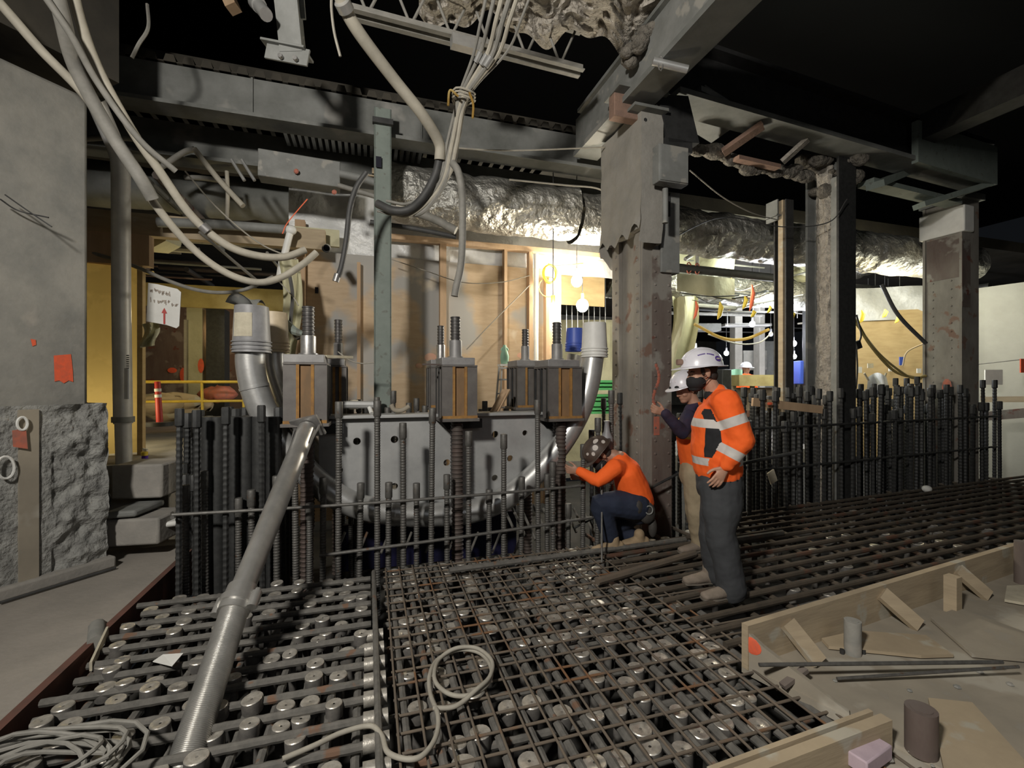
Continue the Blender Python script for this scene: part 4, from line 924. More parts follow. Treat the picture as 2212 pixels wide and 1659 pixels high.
def ubend(v, xs, r, nm, lab, cat='pipe', dz=0, topcut=0):
    P = bez([Q(x, y, v) - Z3 * dz for x, y in xs], 10)
    mb = MB(); mb.tube(P, r, 20); o = one(nm, mb, M['galv'], lab, cat)
    for k in (18, 34, 52, 70, 86):
        if k < len(P) - 2:
            mb = MB(); mb.tube([P[k], P[k + 1]], r + .006, 20); part('seam_ring', mb, M['galv'], o)
    return o
xs = [(541, 752), (541, 790), (552, 845), (578, 905), (625, 975), (690, 1045), (765, 1090), (850, 1108), (935, 1112), (1020, 1104), (1095, 1074), (1160, 1020), (1215, 955), (1252, 890), (1272, 830), (1282, 765)]
ubend(PV - .12, xs, .115, 'curved_duct', 'front shiny galvanised tendon duct bent in a deep U under the zinc plate')
xs2 = [(592, 752), (596, 800), (620, 870), (655, 940), (715, 1010), (790, 1052), (870, 1070), (950, 1072), (1020, 1062), (1090, 1030), (1150, 975), (1195, 900), (1228, 830), (1242, 768)]
ubend(PV + .55, xs2, .095, 'curved_duct', 'rear galvanised tendon duct running parallel behind the zinc plate')
def bucket(c, r, h, m, lab, lid=True, label_paper=False, up=True):
    # bucket upside down over the duct: rim ribs at the bottom
    b = thing('bucket', lab, 'bucket', c)
    mb = MB(); mb.lathe([(r * .2, h), (r * .84, h), (r * .86, h - .015), (r * .95, .09), (r * .96, .02), (r * 1.0, 0), (r * .93, 0), (r * .9, .03)], c, n=28); part('shell', mb, M[m], b)
    for z in (.02, .055, .085):
        mb = MB(); mb.lathe([(r * .94, z), (r * 1.015, z + .003), (r * 1.015, z + .012), (r * .94, z + .016)], c, n=28); part('rim_rib', mb, M[m], b)
    if label_paper:
        mb = MB()
        mb.grid(lambda s, t: c + Vector((math.cos(-2.2 + s * 1.15), math.sin(-2.2 + s * 1.15), 0)) * (r * (.955 - .085 * ((.13 + t * .2) / h)) + .004) + Z3 * (.13 + t * .2), 10, 4, flip=False)
        part('paper_label', mb, M['paper'], b, 'worn cream paper label')
    return b
p = Q(544, 757, PV - .12); bucket(Vector((p.x, p.y, p.z - .02)), .155, .40, 'bucket_grey', 'grey bucket turned over the left end of the front duct, with a worn label', label_paper=True)
mb = MB(); q = Q(532, 652, PV - .12)
mb.grid(lambda a, b: q + Vector(((a - .5) * .24, (b - .5) * .2, .01 + .05 * math.sin(a * 4) * math.cos(b * 5) - .12 * max(0, abs(a - .5) - .38) * 2)), 14, 12); one('crumpled_sheet', mb, M['steel_grey'], 'crumpled grey sheet lying on top of the grey bucket', 'sheet')
p = Q(592, 757, PV + .55); bucket(Vector((p.x, p.y, p.z - .02)), .145, .40, 'bucket_tan', 'tan bucket over the rear duct behind the grey bucket')
p = Q(1284, 768, PV - .12); bucket(Vector((p.x, p.y, p.z - .02)), .145, .37, 'white', 'white bucket turned over the right end of the front duct')
p = Q(1242, 768, PV + .55); bucket(Vector((p.x, p.y, p.z + .05)), .12, .28, 'bucket_blue', 'blue bucket over the rear duct behind the white bucket')
# a white tube lying on the plate, plus debris
bar('grey_tube', Q(742, 888, PV - .02) + Z3 * .06, Q(812, 888, PV - .02) + Z3 * .06, .035, 'zinc', 'short pale tube lying on the plate top at left', 'pipe')
mb = MB(); mb.tube(bez([Q(845, 878, PV) + Z3 * .02, Q(852, 892, PV) + Z3 * .03, Q(868, 893, PV) + Z3 * .03, Q(884, 884, PV) + Z3 * .03], 6), .022, 10); one('hose_scrap', mb, M['form_ply'], 'curled pale hose scrap lying on the plate top', 'hose')
mb = MB(); mb.box(Q(764, 885, PV + .1) + Z3 * .05, U3 * .045, V3 * .03, Z3 * .045); one('cream_block', mb, M['paper'], 'small cream block standing on the plate between bar ends', 'block', bev=.01)
mb = MB(); mb.tube([Q(1062, 893, PV + .1), Q(1090, 852, PV + .3)], .03, 8); mb.beam(Q(1068, 890, PV + .15), Q(1094, 842, PV + .35), .10, .02); one('wood_offcut', mb, M['stud'], 'wood offcut leaning behind the plate right of the centre anchor block', 'timber')
mb = MB(); mb.tube([Q(796, 875, PV) + Z3 * .0, Q(803, 898, PV - .11) + Z3 * .02], .02, 8); one('wire_end', mb, M['white'], 'pale bent tube end hanging over the plate edge', 'tube')

# ================================================================ ANCHOR BLOCKS
TB = MB(); ribbed(TB, .042, 1.0, .017, 14, .12); TBM = proto('threaded_bar', TB, M['threadbar'])
def anchor(x0, x1, ytop, ybot, v, bars, lab, depth=.42, rust=True, plates=None):
    u0, _ = UV(Q(x0, 800, v)); u1, _ = UV(Q(x1, 800, v)); zt = Q((x0 + x1) / 2, ytop, v).z; zb = Q((x0 + x1) / 2, ybot, v).z
    t = thing('anchor_block', lab, 'anchor block', W((u0 + u1) / 2, v + depth / 2, zb)); wd = u1 - u0
    mb = MB(); mb.bx(u0 - .02, u1 + .02, v - .02, v + depth + .02, zb - .03, zb); part('base_plate', mb, M['anchor_dark'], t, bev=.004)
    mb = MB(); mb.bx(u0, u1, v - .01, v + depth + .01, zt, zt + .015); part('top_seat', mb, M['anchor_dark'], t)
    for side in (0, 1):   # pair of sections, each a face plate with web ribs behind
        pass
    c = (u0 + u1) / 2; s = wd * .17
    mb = MB(); mb.bx(u0, c - s, v, v + .03, zb, zt); mb.bx(c + s, u1, v, v + .03, zb, zt); part('face_plate', mb, M['anchor_dark'], t)
    mb = MB(); mb.bx(c - s, c + s, v + .018, v + .04, zb, zt); part('recessed_web', mb, M['anchor_web'] if rust else M['anchor_dark'], t, 'rust-brown recessed web')
    for q in (-1, 1):
        mb = MB(); mb.bx(c + q * s - .012, c + q * s + .012, v - .006, v + .06, zb, zt); part('weld_band', mb, M['anchor_rust'], t, 'orange rust weld band')
    mb = MB(); mb.bx(u0, u1, v - .015, v + .04, zb, zb + .025); part('foot_weld', mb, M['anchor_rust'], t)
    n = 4
    for k in range(n + 1):
        vv = v + .05 + (depth - .06) * k / n
        mb = MB(); mb.bx(u0 + .0, u1 - .0, vv, vv + .02, zb, zt); part('rib', mb, M['anchor_dark'] if k % 2 else M['steel_dark'], t)
    mb = MB(); mb.bx(u0 + wd * .3, u1 - wd * .3, v + .08, v + depth, zb, zt); part('core', mb, M['steel_dark'], t)
    mb = MB(); mb.bx(u0 + .0, u1 - .02, v + .01, v + depth - .02, zt + .015, zt + .085); part('bearing_plate', mb, M['plate_grey'], t, bev=.005)
    for (dv, rad, ytb, tone) in bars:
        zc = zt + .085; p = W(c + .0, v + dv, 0)
        z1 = ytb
        o = bpy.data.objects.new('threaded_bar', TBM); COL.objects.link(o); o.parent = t; o.location = Vector((p.x, p.y, zb - .95)) - wloc(t); o.scale = (rad / .042, rad / .042, (z1 - zb + .95)); 
        mb = MB(); P0 = Vector((p.x, p.y, zc)); mb.lathe([(rad * 1.34, 0), (rad * 1.34, .165), (rad * 1.28, .175)], P0, n=18); mb.lathe([(rad * 1.7, 0), (rad * 1.7, .02)], P0, n=18)
        part('nut', mb, M['nut'] if tone else M['plate_grey'], t)
    # lower bar and gusset under the block
    mb = MB(); p = W(c, v + .12, 0); mb.lathe([(.05, 0), (.05, zb + .37)], (p.x, p.y, ZB), n=14); k = int((zb + .37) / .04)
    for i in range(k): mb.lathe([(.05, i * .04), (.058, i * .04 + .012), (.05, i * .04 + .024)], (p.x, p.y, ZB), n=14)
    part('tie_rod', mb, M['threadbar_rust'], t, 'rust-tinted threaded tie rod below')
    mb = MB(); mb.prism([W(u0 + .02, v + .30, zb - .03), W(u1 + .12, v + .30, zb - .03), W(u1 + .12, v + .30, zb - .12), W(u0 + .10, v + .30, zb - .13)], V3 * .02); part('gusset', mb, M['steel_dark'], t)
    return t
def zat(x, y, v): return Q(x, y, v).z
anchor(611, 706, 787, 915, 4.22, [(.22, .048, zat(658, 662, 4.44), 1)], 'left front anchor block with a rusty web under a thick grey plate')
anchor(708, 748, 793, 908, 5.0, [(.2, .036, zat(709, 690, 5.2), 0)], 'left rear anchor block, dark and narrow, partly hidden by the front one', rust=False)
anchor(955, 1031, 792, 904, 4.22, [(.22, .045, zat(991, 685, 4.44), 0)], 'centre front anchor block with twin orange rust bands')
anchor(931, 985, 794, 880, 5.0, [(.2, .036, zat(953, 704, 5.2), 1)], 'centre rear anchor block tucked behind the left of the centre front one', rust=False)
anchor(1185, 1257, 795, 904, 4.3, [(.22, .043, zat(1222, 697, 4.5), 0)], 'right front anchor block with orange rust bands left of the white bucket')
anchor(1118, 1175, 794, 880, 5.0, [(.2, .036, zat(1150, 712, 5.2), 0)], 'right rear anchor block, dark ribbed sides, left of the right front one', rust=False)
mb = MB(); mb.beam(Q(700, 770, 4.35), Q(757, 772, 4.7), .06, .025); one('timber_lath', mb, M['paper'], 'pale lath resting on the left anchor plates', 'timber')
mb = MB(); mb.beam(Q(912, 787, 4.3), Q(962, 788, 4.3), .02, .015); one('bar_offcut', mb, M['threadbar_rust'], 'short rusty bar sticking left from the centre anchor plate', 'bar')
# small stool/ladder with the mint torch behind the plate
st = thing('step_ladder', 'small silver step ladder behind the zinc plate right of the centre anchor block', 'ladder', Q(1092, 880, 5.9))
for xa, xb, v in ((1078, 1068, 5.8), (1107, 1116, 5.8), (1084, 1078, 6.1), (1104, 1110, 6.1)):
    mb = MB(); mb.beam(Q(xa, 792, v), Q(xb, 905, v), .03, .02); part('leg', mb, M['galv'], st)
for y in (795, 820, 850, 880):
    mb = MB(); f_ = (y - 792) / 113; mb.beam(Q(1078 - 10 * f_, y, 5.79), Q(1107 + 9 * f_, y, 5.79), .03, .02); part('rung', mb, M['galv'], st)
mt = thing('mint_tool', 'mint green rotary laser standing on the small silver ladder', 'tool', Q(1090, 788, 5.9))
mb = MB(); mb.lathe([(.05, 0), (.055, .03), (.06, .10), (.045, .16), (.03, .2), (.02, .25)], Q(1090, 786, 5.9), n=12); part('body', mb, M['mint'], mt)
mb = MB(); q = Q(1090, 757, 5.9); mb.tube([q + Vector((.045 * math.cos(t), 0, .045 * math.sin(t) + .0)) for t in [i * .4 for i in range(9)]], .009, 6); part('handle', mb, M['mint'], mt)
mb = MB(); mb.box(Q(1090, 789, 5.9), U3 * .08, V3 * .07, Z3 * .012); part('foot', mb, M['white'], mt)
# green crate stack in the background
for i, (x, y, l) in enumerate(((1308, 862, 'middle green slatted crate behind the right end of the duct'), (1306, 832, 'upper green slatted crate behind the right end of the duct'), (1302, 882, 'lowest green slatted crate behind the right end of the duct'))):
    g = thing('green_crate', l, 'crate', Q(x, y + 12, 7.2)); 
    for k in range(3):
        mb = MB(); mb.box(Q(x, y - 8 + k * 8, 7.2), U3 * .28, V3 * .15, Z3 * .02); part('slat', mb, M['grn'], g)
    mb = MB(); mb.box(Q(x, y, 7.25), U3 * .27, V3 * .13, Z3 * .085); part('crate_body', mb, M['grn'], g)
# white dust covered bottle hanging over kneeling worker
mb = MB(); q = D(1311, 958, 4.5); mb.lathe([(.04, -.09), (.055, -.08), (.06, .06), (.03, .12), (.022, .2), (.03, .22)], q, n=14); one('hanging_bag', mb, M['bucket_grey'], 'small grey sleeve bag tied to a bar above the kneeling worker', 'bag')

# ================================================================ DIAGONAL PROP
pt, pm, pb = D(664, 926, 3.86), D(512, 1302, 2.55), D(396, 1660, 1.95)
pr = thing('shoring_prop', 'big aluminium shoring prop leaning from the bar mat up to the left anchor block', 'prop', pb)
d = (pb - pm).normalized(); pb2 = pm + d * ((pm.z + .12) / max(1e-3, -d.z))
mb = MB(); mb.tube([pt, pm], [.075, .064], 28); part('inner_tube', mb, M['alu'], pr)
mb = MB(); n_ = 110; P_ = []; R_ = []
for i in range(n_ * 2 + 1):
    P_.append(pm.lerp(pb2, i / (n_ * 2))); R_.append(.071 if i % 2 else .067)
mb.tube(P_, R_, 28); part('threaded_tube', mb, M['alu'], pr, 'finely ridged lower tube')
ax = (pt - pm).normalized()
mb = MB(); mb.tube([pm - ax * .06, pm + ax * .09], .080, 28); mb.tube([pm - ax * .02, pm + ax * .02], .092, 28); part('collar', mb, M['alu'], pr)
sd = ax.cross(Vector((0, 1, 0))).normalized()
for sg_ in (-1, 1):
    mb = MB(); q = pm + sd * sg_ * .10; mb.cyl(q - ax * .05, q + ax * .04, .028, 10); mb.cyl(q + ax * .04, q + ax * .06, .016, 8); part('lug', mb, M['alu'], pr)
mb = MB(); mb.box(pt + ax * .02, sd * .115, ax.cross(sd) * .10, ax * .012); part('head_plate', mb, M['nut'], pr)
for a_ in (-1, 1):
    mb = MB(); mb.prism([pt + sd * a_ * .10, pt + sd * a_ * .082 - ax * .22, pt + sd * a_ * .115], ax.cross(sd) * .015); part('head_gusset', mb, M['nut'], pr)

# ================================================================ THE BAR MAT
R0 = random.Random(3)
def matbar(u0, v0, u1, v1, z, r, m, label, group, name='mat_bar'):
    a, b = W(u0, v0, z), W(u1, v1, z); mb = MB(); L = (b - a).length
    k = max(2, int(L / .06)) if (r > .012 and L < 7) else 6
    P = [a.lerp(b, i / (2 * k)) for i in range(2 * k + 1)]; mb.tube(P, [r * (1.06 if i % 2 else .97) for i in range(2 * k + 1)], 8)
    return one(name, mb, M[m], label, 'rebar', group)
# left section: thick bars along u ending in bright sleeves
v = 1.05; i = 0
while v < 3.95:
    uL = -1.50 + R0.uniform(-.05, .06); uR = .02
    o = matbar(uL, v, uR, v + R0.uniform(-.01, .01), 0, .0195, 'mat_bar', '%s thick cross bar of the left mat section, counted away from the viewer' % ORD[i], 'cross bars of the left mat section')
    if v < 3.0:
        mb = MB(); a = W(uR - .01, v, 0); mb.cyl(a - U3 * .03, W(uR + .07, v, 0), .036, 12); part('end_sleeve', mb, M['head'], o, 'bright machined end sleeve')
    v += .148; i += 1
for i in range(12):
    u = -1.45 + i * .127; matbar(u, .9, u + R0.uniform(-.01, .01), 4.0, -.05, .021, 'mat_bar', '%s lower front-to-back bar from the left in the left mat section' % ORD[i], 'long bars of the left mat section')
for i in range(3):
    v = 1.86 + i * .3; matbar(-1.62, v, -1.15, v, .05, .022, 'mat_bar', '%s short upper bar end at the left mat edge, counted away from the viewer' % ORD[i], 'short bars at the left mat edge')
matbar(.045, 1.0, .045, 3.9, .035, .017, 'mat_bar', 'single straight bar lying along the row of bright sleeves', None)
# middle section: thick along v, thin mesh over it
def vend(u): return 2.05 + 0 if u > 2.0 else 0
for i in range(16):
    u = .16 + i * .135
    matbar(u, .9 if u < 1.6 else 1.2, u + R0.uniform(-.02, .02), 4.05, -.03, .020, 'mat_bar', '%s thick front-to-back bar from the left in the centre mat section' % ORD[i], 'long bars of the centre mat section')
for i in range(10):
    v = 1.1 + i * .304; matbar(.10, v, 2.15 if v < 2.0 else 4.6, v, -.075, .019, 'mat_bar', '%s lower cross bar of the centre mat section, counted away from the viewer' % ORD[i], 'cross bars of the centre mat section')
for i in range(26):
    v = 1.06 + i * .116; matbar(.12, v, 2.13 if v < 1.95 else 2.6, v + R0.uniform(-.01, .01), .0, .0065, 'mat_rust', '%s thin cross wire of the centre mesh, counted away from the viewer' % ORD[i], 'thin cross wires of the centre mesh', 'mesh_wire')
for i in range(19):
    u = .12 + i * .109; matbar(u, 1.0, u + .02, 4.0, .012, .006, 'mat_rust', '%s thin front-to-back wire from the left in the centre mesh' % ORD[i], 'thin long wires of the centre mesh', 'mesh_wire')
# right back section
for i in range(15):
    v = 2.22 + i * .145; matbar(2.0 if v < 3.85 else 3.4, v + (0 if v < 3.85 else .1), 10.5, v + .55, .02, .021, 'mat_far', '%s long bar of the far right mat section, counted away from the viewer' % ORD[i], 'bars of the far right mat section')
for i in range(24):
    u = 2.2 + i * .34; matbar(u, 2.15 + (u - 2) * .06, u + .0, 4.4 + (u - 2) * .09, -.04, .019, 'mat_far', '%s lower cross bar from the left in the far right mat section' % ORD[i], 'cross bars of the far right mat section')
# machined bar ends standing in the mesh
mb = MB(); mb.lathe([(.022, -.40), (.022, -.07), (.042, -.065), (.044, -.06), (.044, -.004)], (0, 0, 0), n=16); HB = proto('bar_end', mb, M['head_side'])
mb = MB(); mb.lathe([(.044, -.004), (.041, .0), (.012, .0), (.006, -.004), (0.0, -.004)], (0, 0, 0), n=16); HT = proto('bar_face', mb, M['head'])
cnt = 0; pts_ = []
def head(u, v, z, label, group):
    global cnt
    p = W(u, v, z); o = bpy.data.objects.new('headed_bar', HB); COL.objects.link(o); o.location = p
    o.rotation_euler = (R0.gauss(0, .05), R0.gauss(0, .05), R0.random() * 6); s = R0.uniform(1.0, 1.2); o.scale = (s, s, 1)
    tag(o, label, 'rebar', group)
    if 'left' in label: o.scale = (s * .88, s * .88, 1)
    c = bpy.data.objects.new('bar_face', HT); COL.objects.link(c); c.parent = o; cnt += 1
def inpan(u, v): return (v < 1.42 and u > .1 + 0) or (u > 1.92 and v < 2.12 + (u - 2) * .07)
k = 0
for iv in range(22):
    for iu in range(12):
        u = -1.42 + iu * .127 + R0.uniform(-.03, .03); v = 1.18 + iv * .13 + R0.uniform(-.03, .03)
        if R0.random() < .52: continue
        if u > .0: continue
        head(u, v, R0.uniform(-.01, .035), 'round machined bar end, %s row from the viewer, left mat section' % ORD[iv], 'bar ends in the left mat section')
for iv in range(21):
    for iu in range(15):
        u = .225 + iu * .135 + R0.uniform(-.02, .02); v = 1.15 + iv * .142 + R0.uniform(-.04, .04)
        if R0.random() < .47 or inpan(u, v) or u > 1.98: continue
        head(u, v, R0.uniform(-.03, -.005), 'round machined bar end, %s row from the viewer, centre mesh' % ORD[iv], 'bar ends in the centre mesh')
for iv in range(14):
    for iu in range(26):
        u = 2.1 + iu * .2 + R0.uniform(-.03, .03); v = 2.3 + iv * .145 + (u - 2) * .06
        if R0.random() < .87: continue
        head(u, v + .07, R0.uniform(-.04, .01), 'round machined bar end, %s row from the viewer, far right mat section' % ORD[iv], 'bar ends in the far right mat section')
print('heads', cnt)
# loose thick bars on top of the mesh
for a, b, r, l in (((970, 1232, 0), (1480, 1165, 0), .024, 'thick loose bar lying across the mesh in front of the front row'), ((1290, 1256, 0), (1500, 1195, 0), .030, 'thick rusty loose bar lying beside the shoes of the standing workers'), ((1590, 1165, 0), (1690, 1150, 0), .026, 'loose bar on the mesh right of the standing worker')):
    bar('loose_bar', F(a[0], a[1], .06), F(b[0], b[1], .06), r, 'mat_bar' if r < .03 else 'mat_rust', l)
# white papers
mb = MB(); mb.prism([F(330, 1430, .05), F(352, 1415, .05), F(396, 1412, .06), F(372, 1440, .05)], Z3 * .004); one('paper_scrap', mb, M['white'], 'white paper scrap lying on the left mat section', 'paper')
mb = MB(); mb.box(F(370, 1150, .5), Vector((.06, 0, 0)), Vector((0, .03, 0)), Z3 * .03)
# cables on the mat
def fcable(pts, r, m, label, name='cable'):
    P = bez([F(x, y, .045) + Z3 * (z if len(t) else 0) for (x, y, *t) in pts for z in [t[0] if t else 0]], 8); mb = MB(); mb.tube(P, r, 10); return one(name, mb, M[m], label, 'cable')
loop = [(820, 1655 - 30), (838, 1625), (880, 1640), (915, 1630), (942, 1590), (946, 1545), (930, 1500), (928, 1460), (945, 1425), (990, 1404), (1035, 1410), (1060, 1440), (1055, 1475), (1020, 1500), (980, 1502), (950, 1485), (938, 1460), (948, 1425), (985, 1408, .02), (1030, 1408, .02), (1062, 1435, .02), (1058, 1470, .02), (1030, 1498, .02), (985, 1525), (935, 1530)]
fcable([(610, 1640), (680, 1610), (740, 1582), (800, 1568), (825, 1590)] + loop[1:], .011, 'cable', 'pale grey cable looped in a ring on the centre mesh')
mb = MB(); P = []
R1 = random.Random(5)
for i in range(150):
    t = i * .42; rad = .25 + .05 * math.sin(i * .31) + .03 * math.sin(i * .13); cc = F(95, 1665, .06) + Vector((.03 * math.sin(i * .07), .04 * math.cos(i * .05), 0))
    P.append(cc + Vector((rad * math.cos(t), rad * .55 * math.sin(t), .0 + .02 * math.sin(i * .9) + i * .0004)))
mb.tube(P, .009, 7); one('cable_coil', mb, M['hose_grey'], 'coil of grey cable at the lower left corner', 'cable')
# slab form at the left edge of the mat, with scraps
mb = MB(); mb.bx(-1.605, -1.56, 1.0, 5.2, -.4, .01); one('edge_form', mb, M['edge_red'], 'red-brown edge form along the left slab', 'form board')
mb = MB(); mb.beam(F(196, 1440, .01), F(232, 1362, .03), .012, .05); one('form_scrap', mb, M['paper'], 'thin pale lath standing at the left slab edge', 'timber')
mb = MB(); mb.cyl(F(208, 1390, .0), F(210, 1352, .0) , .045, 10); one('pipe_offcut', mb, M['concrete'], 'short grey threaded stub on the left slab edge', 'pipe')
bar('loose_wire', F(0, 1302, .02), F(250, 1226, .02), .010, 'hose_dark', 'dark cord lying along the foot of the left column', 'wire')

# ================================================================ RIGHT FORMWORK PAN
ZP = .02
c0 = D(1602, 1440, 2.54); c0.z = 0; fe = D(2212, 829, 3.9); fe.z = 0; dd = (fe - c0).normalized(); nn_ = Vector((dd.y, -dd.x, 0))   # nn_ points to the camera side
fend = c0 + dd * 5.2
k1 = F(1835, 1560, .0); k1.z = 0; sdv = (k1 - c0).normalized()
k2 = F(1645, 1690, .0); k2.z = 0
u2, v2 = UV(k1)
mb = MB(); mb.prism([c0 + Z3 * -.02, fend + Z3 * -.02, fend + nn_ * 3.6 + Z3 * -.02, c0 + sdv * 3.4 + nn_ * .6 + Z3 * -.02], Z3 * .04); struct('floor', mb, M['form_ply'], 'dusty plywood floor of the right formwork')
mb = MB(); mb.prism([W(u2 - .95, v2 - .05, -.04), W(u2 + .25, v2 - .05, -.04), W(u2 + .25, v2 - 1.6, -.04), W(u2 - .95, v2 - 1.6, -.04)], Z3 * .045); struct('floor', mb, M['form_ply'])
mb = MB(); mb.prism([F(1915, 1562, -.005), F(1640, 1665, -.005), F(1640, 1900, -.005), F(2700, 1900, -.005), F(2700, 1450, -.005), F(1900, 1450, -.005)], Z3 * -.03); struct('floor', mb, M['form_ply'])
mb = MB(); mb.beam(c0 + nn_ * .02 + Z3 * .12 , fend + nn_ * .02 + Z3 * .12, .04, .24); fb = one('form_board', mb, M['form'], 'long timber form board with an orange spray dab at its near corner', 'form board', smooth=False)
mb = MB(); q = c0 + Z3 * .14 - nn_ * .0; mb.ell(q + sdv * .02 + Vector((.02, -.03, .0)), sdv * .05, Z3 * .045, nn_ * .02, 12, 6); part('paint_dab', mb, M['spray'], fb, 'orange spray dab')
mb = MB(); mb.prism([c0 + Z3 * -.03, c0 + Z3 * .22, c0 + sdv * .12 + Z3 * .16, k1 + Z3 * .04, k1 + Z3 * -.03], nn_ * -.03 + Vector((.03, 0, 0))); one('side_form', mb, M['form_ply'], 'low dusty side form dropping from the orange-dabbed corner', 'form board', smooth=False)
ba, bb = F(1560, 1682, .145), F(1915, 1548, .145); ba.z = bb.z = .07
mb = MB(); mb.beam(ba, bb, .045, .15); mb.beam(ba - nn_ * .06 + Z3 * .0, bb - nn_ * .06 + Z3 * .0, .02, .13); one('form_board', mb, M['form'], 'near timber form board at the bottom right edge of the mesh', 'form board', smooth=False)
labs = ['first brace board behind the orange-dabbed corner', 'second brace board along the long form', 'third brace board along the long form', 'fourth brace board farthest along the long form']
for i, (xt, yt, xb, yb) in enumerate(((1700, 1345, 1770, 1432), (1915, 1285, 1985, 1352), (2075, 1232, 2135, 1288), (2185, 1185, 2215, 1210))):
    top = c0 + dd * ((D(xt, yt, (.2 - H) / ((CY - yt) / FPX)) - c0).dot(dd)) + nn_ * .05 + Z3 * .20; bot = F(xb, yb, .04)
    mb = MB(); mb.beam(top, bot, .09, .035, up=nn_); one('brace_board', mb, M['form'], labs[i], 'timber', 'brace boards of the right formwork', smooth=False)
for x, y, h, r, m, l in ((1842, 1412, 72, .042, 'concrete', 'grey stub pipe standing in the formwork behind the loose bars'), (2058, 1322, 78, .035, 'form', 'square stub post standing farther back in the formwork'), (1990, 1625, 95, .055, 'old_column', 'rust-brown stub pipe standing at the bottom right'), (2210, 1260, 90, .05, 'old_column', 'rust stub at the right edge of the formwork')):
    a = F(x, y, .02); b = D(x, y - h, a.y); mb = MB()
    if m == 'form': mb.box((a + b) / 2, dd * .035, nn_ * .035, Z3 * (b.z - a.z) / 2)
    else: mb.cyl(a, b, r, 20); mb.cyl(b, b + Z3 * .002, r * .7, 16)
    one('stub_pipe' if m != 'form' else 'stub_post', mb, M[m], l, 'pipe' if m != 'form' else 'post')
    if x == 1842:
        for k_ in (-1, 1):
            mb = MB(); mb.cyl(a + Vector((k_ * .06, 0, .0)), a + Vector((k_ * .06, 0, .025)), .012, 8); one('anchor_bolt', mb, M['steel_dark'], 'small dark bolt %s of the grey stub pipe' % ('left' if k_ < 0 else 'right'), 'bolt')
for a, b, r, l in (((1640, 1436, .13), (2165, 1430, .10), .010, 'upper of the two loose bars lying over the formwork'), ((1808, 1466, .05), (2200, 1440, .10), .008, 'lower of the two loose bars lying over the formwork')):
    bar('loose_bar', F(*a), F(*b), r, 'rebar', l)
mb = MB(); mb.beam(F(1740, 1445, .10), F(1690, 1482, .04), .035, .02); one('wood_stake', mb, M['old_column'], 'short dark stake crossing under the loose bars at the mesh edge', 'timber')
for pts, m, l in (([(1775, 1385), (1850, 1368), (2000, 1378), (2060, 1420), (1990, 1422), (1790, 1402)], 'form', 'long pale plywood offcut lying in the formwork'), ([(2005, 1515), (2100, 1525), (2212, 1650), (2212, 1720), (2050, 1720)], 'form', 'wide plywood panel at the bottom right corner'), ([(2010, 1340), (2070, 1318), (2212, 1370), (2212, 1430), (2100, 1420)], 'form_ply', 'dusty plywood panel on the right side of the formwork'),
                  ([(2170, 1300), (2175, 1270), (2225, 1268), (2225, 1310)], 'paper', 'crumpled white wrapper at the right edge')):
    mb = MB(); mb.prism([F(x, y, .03) for x, y in pts], Z3 * .018); one('plywood_offcut' if m != 'paper' else 'wrapper', mb, M[m], l, 'plywood' if m != 'paper' else 'debris', smooth=False)
mb = MB(); a, b = F(1850, 1650, .06), F(1905, 1612, .06); mb.beam(a, b, .075, .06); one('lilac_block', mb, M['pink_foam'], 'lilac foam block inside the near form board', 'block', bev=.006)
mb = MB()
for i in range(26):
    p = F(R0.uniform(1790, 2212), R0.uniform(1330, 1655), .025); s = R0.uniform(.008, .02); mb.ell(p, Vector((s, 0, 0)), Vector((0, s, 0)), Z3 * s * .6, 6, 4)
o = one('gravel', mb, M['concrete'], 'scattered crumbs of concrete on the formwork floor', 'rubble'); o['kind'] = 'stuff'
# ================================================================ PEOPLE
def cloth(name, c, c2, rough=.85, stripe=None, panel=None, panel_col=(.012, .012, .014)):
    m = mat(name, c, c2, rough, scale=6, bump=.25, bscale=60, bdist=.003); nt = m.node_tree; N = nt.nodes; Lk = nt.links; b = N['Principled BSDF']
    src = b.inputs['Base Color'].links[0].from_socket
    for an, col in (('panel', panel_col if panel else None), ('stripe2', stripe and (.70, .62, .10)), ('stripe', stripe)):
        if col is None: continue
        if an == 'stripe2' and name != 'vest_cloth': continue
        a = N.new('ShaderNodeAttribute'); a.attribute_name = an; g = N.new('ShaderNodeMath'); g.operation = 'GREATER_THAN'; g.inputs[1].default_value = 0.0
        Lk.new(a.outputs['Fac'], g.inputs[0]); mx = N.new('ShaderNodeMix'); mx.data_type = 'RGBA'; Lk.new(g.outputs[0], mx.inputs[0]); Lk.new(src, mx.inputs[6])
        mx.inputs[7].default_value = tuple(col) + (1,); src = mx.outputs[2]
    Lk.new(src, b.inputs['Base Color']); return m
M['skin'] = mat('skin', (.50, .29, .20), (.42, .23, .155), .55, scale=12)
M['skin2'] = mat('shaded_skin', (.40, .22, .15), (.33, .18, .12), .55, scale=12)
M['hair'] = mat('dark_hair', (.035, .024, .018), (.018, .012, .01), .7, scale=60, bump=.5, bscale=120, bdist=.004)
M['mask'] = mat('black_mask', (.012, .011, .012), None, .85)
M['eye_w'] = mat('eye_white', (.6, .58, .55), None, .3); M['eye_d'] = mat('eye_dark', (.02, .012, .008), None, .2)
M['helmet'] = mat('white_helmet_shell', (.70, .69, .74), (.62, .61, .66), .3, scale=5)
M['helmet_dark'] = mat('dark_helmet_shell', (.085, .06, .045), (.05, .035, .03), .4, scale=9)
M['sticker'] = mat('white_sticker', (.55, .50, .46), (.42, .38, .35), .6, scale=30)
M['purple'] = mat('purple_sticker', (.10, .05, .28), None, .5)
M['orange'] = cloth('orange_jacket_cloth', (.95, .14, .016), (.88, .115, .012), stripe=(.56, .53, .50), panel=True)
